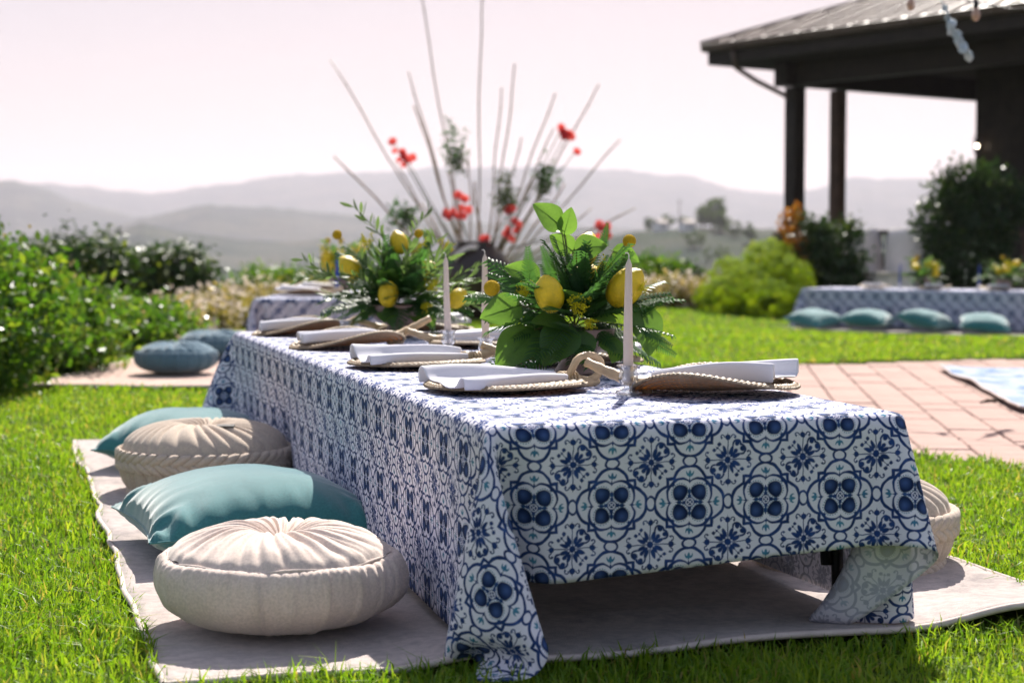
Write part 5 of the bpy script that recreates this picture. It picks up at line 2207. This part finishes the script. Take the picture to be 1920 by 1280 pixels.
    # pale petal added to stand for the bright highlight at the urn's mouth
    mb = MB()
    c = at(874, 462, DI - 0.2) - base
    vs = []
    for i in range(9):
        for j in range(9):
            x, y = -1 + i / 4, -1 + j / 4
            vs.append(c + Vector((x * 0.14 * (1 - 0.25 * y * y), y * 0.10, 0.06 * x - 0.05 * (x * x + y * y))))
    mb.add(vs, [tuple(f) for f in grid_faces(9, 9).tolist()])
    o = mb.obj('shell', M['pale_petal'], root)
    o.modifiers.new('t', 'SOLIDIFY').thickness = 0.01


build_installation()


# ------------------------------------------------------------------ shrubs and hedges
def leaf_cloud(blobs, n, size, seed, clump=0.10, aspect=0.5, shell=0.35, up=0.35, nclump=None, align=0.0):
    """leaf-shaped faces gathered in clumps through a union of ellipsoids (cx,cy,cz,rx,ry,rz)"""
    rng = np.random.default_rng(seed)
    B = np.array(blobs, float)
    vol = B[:, 3] * B[:, 4] * B[:, 5]
    w = vol ** (2 / 3)
    nc = nclump or max(30, n // 26)
    ci = rng.choice(len(B), nc, p=w / w.sum())
    d = rng.normal(size=(nc, 3))
    d /= np.linalg.norm(d, axis=1)[:, None]
    rad = 1 - shell * rng.random(nc) ** 1.3
    cc = B[ci, :3] + d * B[ci, 3:6] * rad[:, None]
    li = rng.integers(0, nc, n)
    p = cc[li] + rng.normal(0, clump, (n, 3)) * np.array([1, 1, 0.8])
    p[:, 2] = np.maximum(p[:, 2], B[:, 2].min() - B[:, 5].max() * 0.98)
    outw = d[li]
    dirn = rng.normal(size=(n, 3)) + outw * 0.8
    dirn[:, 2] += up
    dirn /= np.linalg.norm(dirn, axis=1)[:, None]
    sd = np.cross(dirn, rng.normal(size=(n, 3)))
    sd /= np.linalg.norm(sd, axis=1)[:, None]
    if align > 0:
        nn = outw * align + rng.normal(0, 0.45, (n, 3))
        nn[:, 2] += 0.3 * align
        nn /= np.linalg.norm(nn, axis=1)[:, None]
        dirn = np.cross(nn, rng.normal(size=(n, 3)))
        dirn /= np.linalg.norm(dirn, axis=1)[:, None]
        sd = np.cross(nn, dirn)
    nn = np.cross(dirn, sd)
    s = size * (0.6 + 0.8 * rng.random(n))[:, None]
    V = np.stack([p - dirn * s * 0.5, p + sd * s * aspect * 0.5 + nn * s * 0.10, p + dirn * s * 0.5, p - sd * s * aspect * 0.5 + nn * s * 0.10], 1).reshape(-1, 3)
    tone = np.clip(0.5 + rng.normal(0, 0.18, n) + rng.normal(0, 0.22, nc)[li], 0, 1)
    c = np.zeros((n, 4, 3), np.float32)
    c[:, :, 0] = tone[:, None]
    f = np.arange(n)[:, None] * 4 + np.arange(4)[None, :]
    return V, f, c.reshape(-1, 3)


def shrub(name, label, cat, base, blobs, n, size, mat, seed, group=None, stems=5, flowers=None, core=True, **kw):
    root = empty(name, base, 0, label, cat, group)
    V, f, c = leaf_cloud(blobs, n, size, seed, **kw)
    link('foliage', np_mesh('foliage', V, f, mat, False, None, c), root)
    rr = random.Random(seed)
    B = blobs
    for k in range(stems):
        b = B[k % len(B)]
        mb = MB()
        tx, ty, tz = b[0] + rr.uniform(-.4, .4) * b[3], b[1] + rr.uniform(-.4, .4) * b[4], b[2] + b[5] * 0.5
        gx, gy = b[0] * 0.75 + rr.uniform(-.05, .05), b[1] * 0.75
        mb.tube([(gx, gy, -0.05), ((gx + tx) / 2 + rr.uniform(-.05, .05), (gy + ty) / 2, tz * 0.5), (tx, ty, tz)], [0.022, 0.016, 0.007], 6)
        mb.obj('stem', M['bark'], root)
    if flowers:
        fm, fn, fs = flowers
        V, f, c = leaf_cloud(blobs, fn, fs, seed + 50, clump=kw.get('clump', 0.1) * 1.4, aspect=0.9, shell=0.08)
        link('blossoms', np_mesh('blossoms', V, f, fm, False, None, c), root)
    return root


# left foreground hedge, three bushes deep
shrub('leafy_bush', 'bright green leafy bush at the left edge of the lawn, nearest', 'bush', (-2.98, 9.3, 0), [(0, 0, 0.42, 0.55, 0.75, 0.44), (-0.3, 0.4, 0.5, 0.5, 0.6, 0.48), (0.1, -0.45, 0.34, 0.42, 0.5, 0.36), (-0.45, -0.3, 0.5, 0.5, 0.5, 0.46)], 15000, 0.062, M['hedge'], 1, 'garden bushes', 6, (M['blossom_glint'], 70, 0.03), clump=0.07, shell=0.5)
shrub('leafy_bush', 'bright green leafy bush with pale blossom glints behind the nearest one at left', 'bush', (-2.95, 10.9, 0), [(0, 0, 0.28, 0.45, 0.6, 0.30), (-0.4, 0.3, 0.34, 0.5, 0.6, 0.36), (0.2, -0.3, 0.2, 0.32, 0.45, 0.22)], 9000, 0.062, M['hedge'], 2, 'garden bushes', 5, (M['blossom_glint'], 120, 0.035), clump=0.08, shell=0.5)
shrub('leafy_bush', 'low green bush at the far end of the left hedge, beside the pinkish rug', 'bush', (-2.95, 12.7, 0), [(0, 0, 0.17, 0.45, 0.6, 0.2), (0.15, 0.5, 0.14, 0.35, 0.5, 0.17)], 6000, 0.06, M['hedge'], 3, 'garden bushes', 4, (M['blossom_glint'], 130, 0.04), clump=0.08, shell=0.5)
# round dark bushes behind
for i, (px, top, d, r, lab) in enumerate(((165, 428, 17.5, 0.46, 'tallest rounded dark green bush beyond the left hedge'), (245, 468, 18.0, 0.36, 'rounded dark bush between two taller ones beyond the left hedge'), (325, 450, 18.2, 0.38, 'rounded dark green bush at the right end of the group beyond the left hedge'), (70, 452, 18.5, 0.45, 'dark green bush behind the nearest leafy bush at far left'))):
    zt = at(px, top, d).z
    x = at(px, 500, d).x
    z0 = -0.05
    h = zt - z0
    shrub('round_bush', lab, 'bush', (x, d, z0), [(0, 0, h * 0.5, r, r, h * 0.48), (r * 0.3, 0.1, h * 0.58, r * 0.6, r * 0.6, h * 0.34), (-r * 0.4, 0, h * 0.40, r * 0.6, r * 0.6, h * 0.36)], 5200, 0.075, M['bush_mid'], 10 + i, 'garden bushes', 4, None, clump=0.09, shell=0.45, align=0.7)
# pale flowering low hedge along the lawn end, as single bushes
rr = random.Random(11)
k = 0
for (px, d, w, top) in ((285, 15.0, 0.42, 585), (335, 15.6, 0.45, 575), (395, 16.3, 0.5, 560), (455, 17.2, 0.5, 548), (520, 18.4, 0.5, 540), (585, 20.0, 0.55, 535), (1240, 22.6, 0.5, 525), (1300, 22.4, 0.5, 523), (1180, 23.0, 0.55, 528), (1110, 23.3, 0.55, 530)):
    p = at(px, 560, d)
    h = at(px, top, d).z
    side = 'at left' if px < 700 else 'right of the urn'
    nth = ['nearest', 'second', 'third', 'fourth', 'fifth', 'farthest'][k] if k < 6 else ['second from the right', 'rightmost', 'third from the right', 'leftmost'][k - 6]
    shrub('flowering_bush', '%s pale yellow flowering bush of the low border %s' % (nth, side), 'bush', (p.x, d, 0), [(0, 0, h * 0.5, w, w * 0.8, h * 0.5), (w * 0.4, 0.2, h * 0.4, w * 0.6, w * 0.6, h * 0.42)], 2600, 0.06, M['pale_hedge'], 30 + k, 'pale flowering border bushes', 3, (M['blossom'], 800, 0.05), clump=0.07, shell=0.4)
    k += 1
for k, (px, d, w, top, lab) in enumerate(((500, 24.5, 0.55, 506, 'green bush beyond the pale border, left of the rear bouquet'), (555, 25.0, 0.5, 512, 'green bush beyond the pale border, next to the rear bouquet'), (1205, 25.5, 0.5, 476, 'round green bush behind the right flowering border'), (1255, 25.2, 0.45, 485, 'smaller green bush behind the right flowering border'))):
    p = at(px, 560, d)
    h = at(px, top, d).z + 0.1
    shrub('round_bush', lab, 'bush', (p.x, d, -0.1), [(0, 0, h * 0.5, w, w, h * 0.5), (w * 0.4, 0, h * 0.42, w * 0.6, w * 0.6, h * 0.42)], 3200, 0.08, M['hedge'], 60 + k, 'garden bushes', 3, None, clump=0.09, shell=0.45)
# clipped green mound
pm_ = at(1406, 578, 21.6)
zm = float(zg(pm_.x, 21.6)) - 0.03
shrub('clipped_hedge', 'rounded bright yellow-green clipped hedge left of the far table', 'hedge', (pm_.x, 21.6, zm), [(-0.32, 0.0, 0.21, 0.36, 0.8, 0.25), (-0.02, 0.2, 0.29, 0.40, 0.9, 0.33), (0.32, 0.6, 0.48, 0.40, 0.7, 0.46), (0.46, 0.1, 0.38, 0.34, 0.8, 0.38), (0.15, -0.5, 0.20, 0.50, 0.6, 0.24), (-0.15, 0.7, 0.36, 0.3, 0.5, 0.34)], 42000, 0.036, M['mound'], 71, 'garden bushes', 3, None, clump=0.03, shell=0.2, aspect=0.6, align=1.0)
# dark shrubs before the pavilion
pa = at(1545, 560, 22.3)
za = -0.15
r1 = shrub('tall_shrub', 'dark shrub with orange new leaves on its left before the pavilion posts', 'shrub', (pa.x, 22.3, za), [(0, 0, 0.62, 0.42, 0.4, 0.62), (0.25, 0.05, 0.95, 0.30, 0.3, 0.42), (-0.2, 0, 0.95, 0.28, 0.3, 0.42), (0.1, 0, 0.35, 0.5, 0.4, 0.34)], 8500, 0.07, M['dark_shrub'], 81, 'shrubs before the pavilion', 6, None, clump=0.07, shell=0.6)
V, f, c = leaf_cloud([(-0.42, -0.05, 1.12, 0.16, 0.2, 0.30), (-0.36, -0.05, 0.75, 0.16, 0.2, 0.25)], 650, 0.075, 82, clump=0.05)
o = link('new_leaves', np_mesh('new_leaves', V, f, M['orange_leaf'], False, None, c), r1)
o['label'] = 'orange new leaves'
pb = at(1812, 560, 21.9)
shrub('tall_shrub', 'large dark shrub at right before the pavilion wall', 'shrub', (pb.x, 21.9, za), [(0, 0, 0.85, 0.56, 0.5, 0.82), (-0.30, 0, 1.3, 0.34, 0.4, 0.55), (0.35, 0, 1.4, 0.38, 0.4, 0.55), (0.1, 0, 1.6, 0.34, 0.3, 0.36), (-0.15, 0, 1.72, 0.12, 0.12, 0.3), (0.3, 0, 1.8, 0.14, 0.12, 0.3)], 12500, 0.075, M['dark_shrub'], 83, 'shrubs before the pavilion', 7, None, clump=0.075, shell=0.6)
pc = at(1615, 430, 23.4)
shrub('blue_flowers', 'clump of blue flowers between the dark shrubs', 'flowers', (pc.x, 23.4, -0.13), [(0, 0, 0.62, 0.35, 0.25, 0.4)], 900, 0.08, M['dark_shrub'], 84, None, 4, (M['blueflower'], 260, 0.06), clump=0.07)


# ------------------------------------------------------------------ covered chairs in the pavilion
def chair_mesh():
    parts = {}
    mb = MB()
    # draped cover: seat skirt flaring to the floor
    prof = [(0.24, 0.46, 0.5), (0.235, 0.30, 0.5), (0.25, 0.12, 0.5), (0.27, 0.0, 0.5)]
    vs = []
    n = 40
    for (r, z, _) in prof:
        for k in range(n):
            a = 2 * PI * k / n
            sq = 1 / max(abs(math.cos(a)), abs(math.sin(a))) ** 0.75
            fl_ = 1 + 0.03 * math.sin(9 * a) * (0.5 - z)
            vs.append((r * sq * math.cos(a) * fl_, r * sq * math.sin(a) * fl_, z))
    mb.add(vs, [(i * n + k, i * n + (k + 1) % n, (i + 1) * n + (k + 1) % n, (i + 1) * n + k) for i in range(3) for k in range(n)] + [tuple(range(n))])
    parts['skirt'] = mb.mesh('skirt', M['white_cover'])
    mb = MB()
    vs = []
    for i in range(9):
        z = 0.44 + 0.5 * i / 8
        w = 0.235 - 0.03 * (i / 8) ** 2
        yb = 0.20 + 0.06 * i / 8
        th_ = 0.035
        q = [(-w, yb - th_), (0, yb - th_ - 0.01), (w, yb - th_), (w + 0.01, yb), (w, yb + th_), (0, yb + th_ + 0.01), (-w, yb + th_), (-w - 0.01, yb)]
        if i == 8:
            q = [(x * 0.9, yb + (y - yb) * 0.6) for x, y in q]
        vs += [(x, y, z) for x, y in q]
    mb.add(vs, [(i * 8 + k, i * 8 + (k + 1) % 8, (i + 1) * 8 + (k + 1) % 8, (i + 1) * 8 + k) for i in range(8) for k in range(8)] + [tuple(64 + k for k in range(8))])
    parts['backrest'] = mb.mesh('backrest', M['white_cover'])
    return parts


CH = chair_mesh()
for (px, d, rz, lab) in ((1645, 22.6, 0.5, 'white covered chair at left before the pavilion, beside the blue flowers'), (1688, 22.1, -0.5, 'white covered chair in the middle of the three before the pavilion'), (1725, 22.5, 0.2, 'white covered chair next to the large dark shrub')):
    p = at(px, 500, d)
    root = empty('covered_chair', (p.x, d, -0.10), rz, lab, 'chair', 'covered chairs before the pavilion')
    root.scale = (1.15, 1.15, 1.18)
    for nm, me in CH.items():
        link(nm, me, root)

# ------------------------------------------------------------------ lantern on the pavilion wall, string lights, shell garland
M['bulb_lit'] = NT('lit_bulb').mat
_t = M['bulb_lit'].node_tree
_e = _t.nodes.new('ShaderNodeEmission')
_e.inputs['Color'].default_value = (1.0, 0.82, 0.6, 1)
_e.inputs['Strength'].default_value = 9.0
_t.links.new(_e.outputs[0], [n for n in _t.nodes if n.type == 'OUTPUT_MATERIAL'][0].inputs['Surface'])
M['amber_glass'] = simple('amber_bulb_glass', (0.42, 0.27, 0.20), 0.15, 0.6, 0.05, 10)

pl_ = pv(2.62, 2.30, 0) * PK
pz = at(1832, 274, pl_.y).z
xw = at(1832, 274, pl_.y).x
lan = empty('wall_lantern', (xw, pl_.y, pz), 0, 'small lit lantern on the dark pavilion wall', 'lantern')
mb = MB()
mb.tube([(0, 0, 0.10), (0, 0, 0.115)], 0.07, 8)
mb.tube([(0, 0, -0.12), (0, 0, -0.10)], 0.06, 8)
for k in range(4):
    a = PI / 4 + k * PI / 2
    mb.tube([(math.cos(a) * 0.055, math.sin(a) * 0.055, -0.11), (math.cos(a) * 0.062, math.sin(a) * 0.062, 0.11)], 0.006, 5)
mb.tube([(0, 0, 0.11), (0, 0, 0.16), (0.0, 0.12, 0.17), (0.0, 0.2, 0.16)], 0.01, 6)
mb.obj('frame', M['iron'], lan)
mb = MB()
mb.lathe([(0.024 * math.sin(PI * i / 8), -0.03 * math.cos(PI * i / 8)) for i in range(9)], 12)
mb.obj('bulb', M['bulb_lit'], lan)

DS = 9.5
sroot = at(1708, 0, DS)
sl_root = empty('string_lights', sroot, 0, 'black cord of amber bulbs crossing in front of the pavilion roof', 'string lights')
pts = [at(1640, -60, DS + 0.5), at(1708, -14, DS), at(1770, -6, DS - 0.3), at(1830, 4, DS - 0.6), at(1900, 18, DS - 0.9), at(1990, 10, DS - 1.2), at(2100, -40, DS - 1.6)]
mb = MB()
mb.tube([p - sroot for p in pts], 0.004, 6)
mb.obj('cord', M['iron'], sl_root)
bm_ = MB()
bm_.lathe([(0.0001, -0.075), (0.014, -0.07), (0.022, -0.05), (0.021, -0.03), (0.012, -0.012), (0.010, 0.0)], 14)
bme = bm_.mesh('bulb', M['amber_glass'])
sk_ = MB()
sk_.tube([(0, 0, 0.03), (0, 0, -0.006)], 0.013, 10)
skm = sk_.mesh('socket', M['iron'])
for p in (pts[1], pts[3]):
    q = p - sroot + Vector((0, 0, -0.025))
    link('bulb', bme, sl_root, q)
    link('socket', skm, sl_root, q)

M['shell_blue'] = simple('pale_blue_shell', (0.42, 0.50, 0.55), 0.4, 0.4, 0.15, 20)
gtop = at(1752, -30, DS - 0.2)
gl = empty('shell_garland', gtop, 0, 'pale blue garland of small shells hanging from the string lights', 'garland')
gp_ = [at(1752, -30, DS - 0.2), at(1768, 10, DS - 0.2), at(1782, 40, DS - 0.2), at(1800, 75, DS - 0.2), at(1818, 106, DS - 0.2)]
mb = MB()
mb.tube([p - gtop for p in gp_], 0.003, 5)
mb.obj('thread', M['shell_blue'], gl)
sh_ = MB()
vs = []
for i in range(6):
    u = i / 5
    w = math.sin(PI * min(1, u * 0.85 + 0.12)) * 0.55
    for j in range(5):
        v = -1 + j / 2
        vs.append((v * w, 0.25 * (1 - v * v) * w, -u))
sh_.add(vs, [tuple(f) for f in grid_faces(5, 6).tolist()])
shm = sh_.mesh('shell', M['shell_blue'])
rr = random.Random(4)
for k in range(20):
    q = 0.28 + 0.70 * k / 19
    seg = min(3, int(q * 4))
    p = gp_[seg].lerp(gp_[seg + 1], q * 4 - seg) - gtop
    o = link('shell', shm, gl, p + Vector((rr.uniform(-.008, .008), rr.uniform(-.008, .008), 0.01)), (rr.uniform(-.5, .5), rr.uniform(-.7, .3), rr.uniform(0, 6.28)))
    s = 0.040 if k < 6 else 0.052
    o.scale = (s, s, s)
    so = o.modifiers.new('t', 'SOLIDIFY')
    so.thickness = 0.05


# ------------------------------------------------------------------ trees and houses on the near hill, a pole
def far_tree(px, d, hpx, wpx, label, seed):
    x = (px - 960) / FPX * d
    zb = float(terrain_z(np.array([x]), np.array([d]))[0])
    h = hpx / FPX * d
    w = wpx / FPX * d / 2
    root = empty('valley_tree', (x, d, zb), 0, label, 'tree', 'trees on the near hill')
    n = 900
    V, f, c = leaf_cloud([(0, 0, h * 0.6, w, w, h * 0.42), (w * 0.4, 0, h * 0.45, w * 0.7, w * 0.7, h * 0.33), (-w * 0.45, 0, h * 0.48, w * 0.6, w * 0.6, h * 0.3)], n, h * 0.12, seed, clump=h * 0.05, aspect=0.7)
    link('crown', np_mesh('crown', V, f, M['far_tree'], False, None, c), root)
    mb = MB()
    mb.tube([(0, 0, -0.5), (0, 0, h * 0.3), (w * 0.1, 0, h * 0.6)], [h * 0.035, h * 0.028, h * 0.012], 6)
    mb.obj('trunk', M['bark'], root)


trs = [(1335, 400, 62, 46, 'tallest tree on the near hill, in the gap left of the pavilion'), (1352, 390, 48, 30, 'tree crowding the right side of the tallest tree on the near hill'), (1318, 410, 45, 26, 'tree at the left shoulder of the tallest tree on the near hill'), (1218, 430, 28, 22, 'leftmost small tree on the near hill crest'),
       (1250, 420, 26, 28, 'round small tree left of the pole on the near hill'), (1285, 410, 24, 26, 'small tree right of the pole on the near hill'), (1375, 380, 30, 30, 'low tree below right of the tallest tree'), (1405, 370, 36, 26, 'tree near the foot of the hill beside the clipped hedge'), (1300, 360, 34, 40, 'dark tree mass below the small hill houses'), (1345, 340, 30, 52, 'broad dark tree low on the near hill')]
for i, a in enumerate(trs):
    far_tree(*a, 100 + i)
M['house_wall'] = simple('pale_house_wall', (0.75, 0.74, 0.72), 0.8, 0.2)
M['house_roof'] = simple('grey_house_roof', (0.40, 0.34, 0.31), 0.8, 0.2)
M['pane'] = simple('dark_window_pane', (0.03, 0.035, 0.04), 0.2, 0.5)
for (px, d, w, lab) in ((1238, 405, 4.0, 'small pale house at left on the near hill'), (1288, 396, 4.5, 'small pale house on the near hill left of the tallest tree')):
    x = (px - 960) / FPX * d
    zb = float(terrain_z(np.array([x]), np.array([d]))[0])
    root = empty('hill_house', (x, d, zb), 0.3, lab, 'house', 'houses on the near hill')
    mb = MB()
    mb.box((0, 0, 0.9), (w * 0.6, 4, 2.2))
    mb.obj('wall', M['house_wall'], root, False)
    mb = MB()
    hw = w * 0.33
    mb.add([(-hw, -2.2, 1.97), (hw, -2.2, 1.97), (hw, 2.2, 1.97), (-hw, 2.2, 1.97), (-hw, 0, 2.7), (hw, 0, 2.7)], [(0, 1, 5, 4), (2, 3, 4, 5), (0, 4, 3), (1, 2, 5), (3, 2, 1, 0)])
    mb.obj('roof', M['house_roof'], root, False)
    for k in (-1, 1):
        mb = MB()
        mb.box((k * w * 0.15, -2.02, 1.1), (0.6, 0.06, 0.8))
        mb.obj('window', M['pane'], root, False)
dpo = 415
xp = (1273 - 960) / FPX * dpo
zp = float(terrain_z(np.array([xp]), np.array([dpo]))[0])
mb = MB()
mb.tube([(xp, dpo, zp - 1), (xp, dpo, zp + 7.2)], [0.16, 0.10], 8)
mb.box((xp, dpo, zp + 6.6), (1.4, 0.15, 0.15))
tag(mb.obj('utility_pole', M['bark']), 'thin utility pole on the near hill', 'pole')

# ------------------------------------------------------------------ hazy air
mb = MB()
mb.box((0, 0, 100), (12000, 12000, 330))
hz = mb.mesh('haze', [], False)
hm = bpy.data.materials.new('haze_air')
hm.use_nodes = True
ht_ = hm.node_tree
for n in list(ht_.nodes):
    ht_.nodes.remove(n)
ho = ht_.nodes.new('ShaderNodeOutputMaterial')
pvn = ht_.nodes.new('ShaderNodeVolumePrincipled')
pvn.inputs['Color'].default_value = (0.84, 0.81, 0.93, 1)
pvn.inputs['Density'].default_value = 1.9e-4
pvn.inputs['Anisotropy'].default_value = 0.25
ht_.links.new(pvn.outputs[0], ho.inputs['Volume'])
hz.materials.append(hm)
tag(link('haze', hz), 'pale morning haze in the air', None, None, 'stuff')
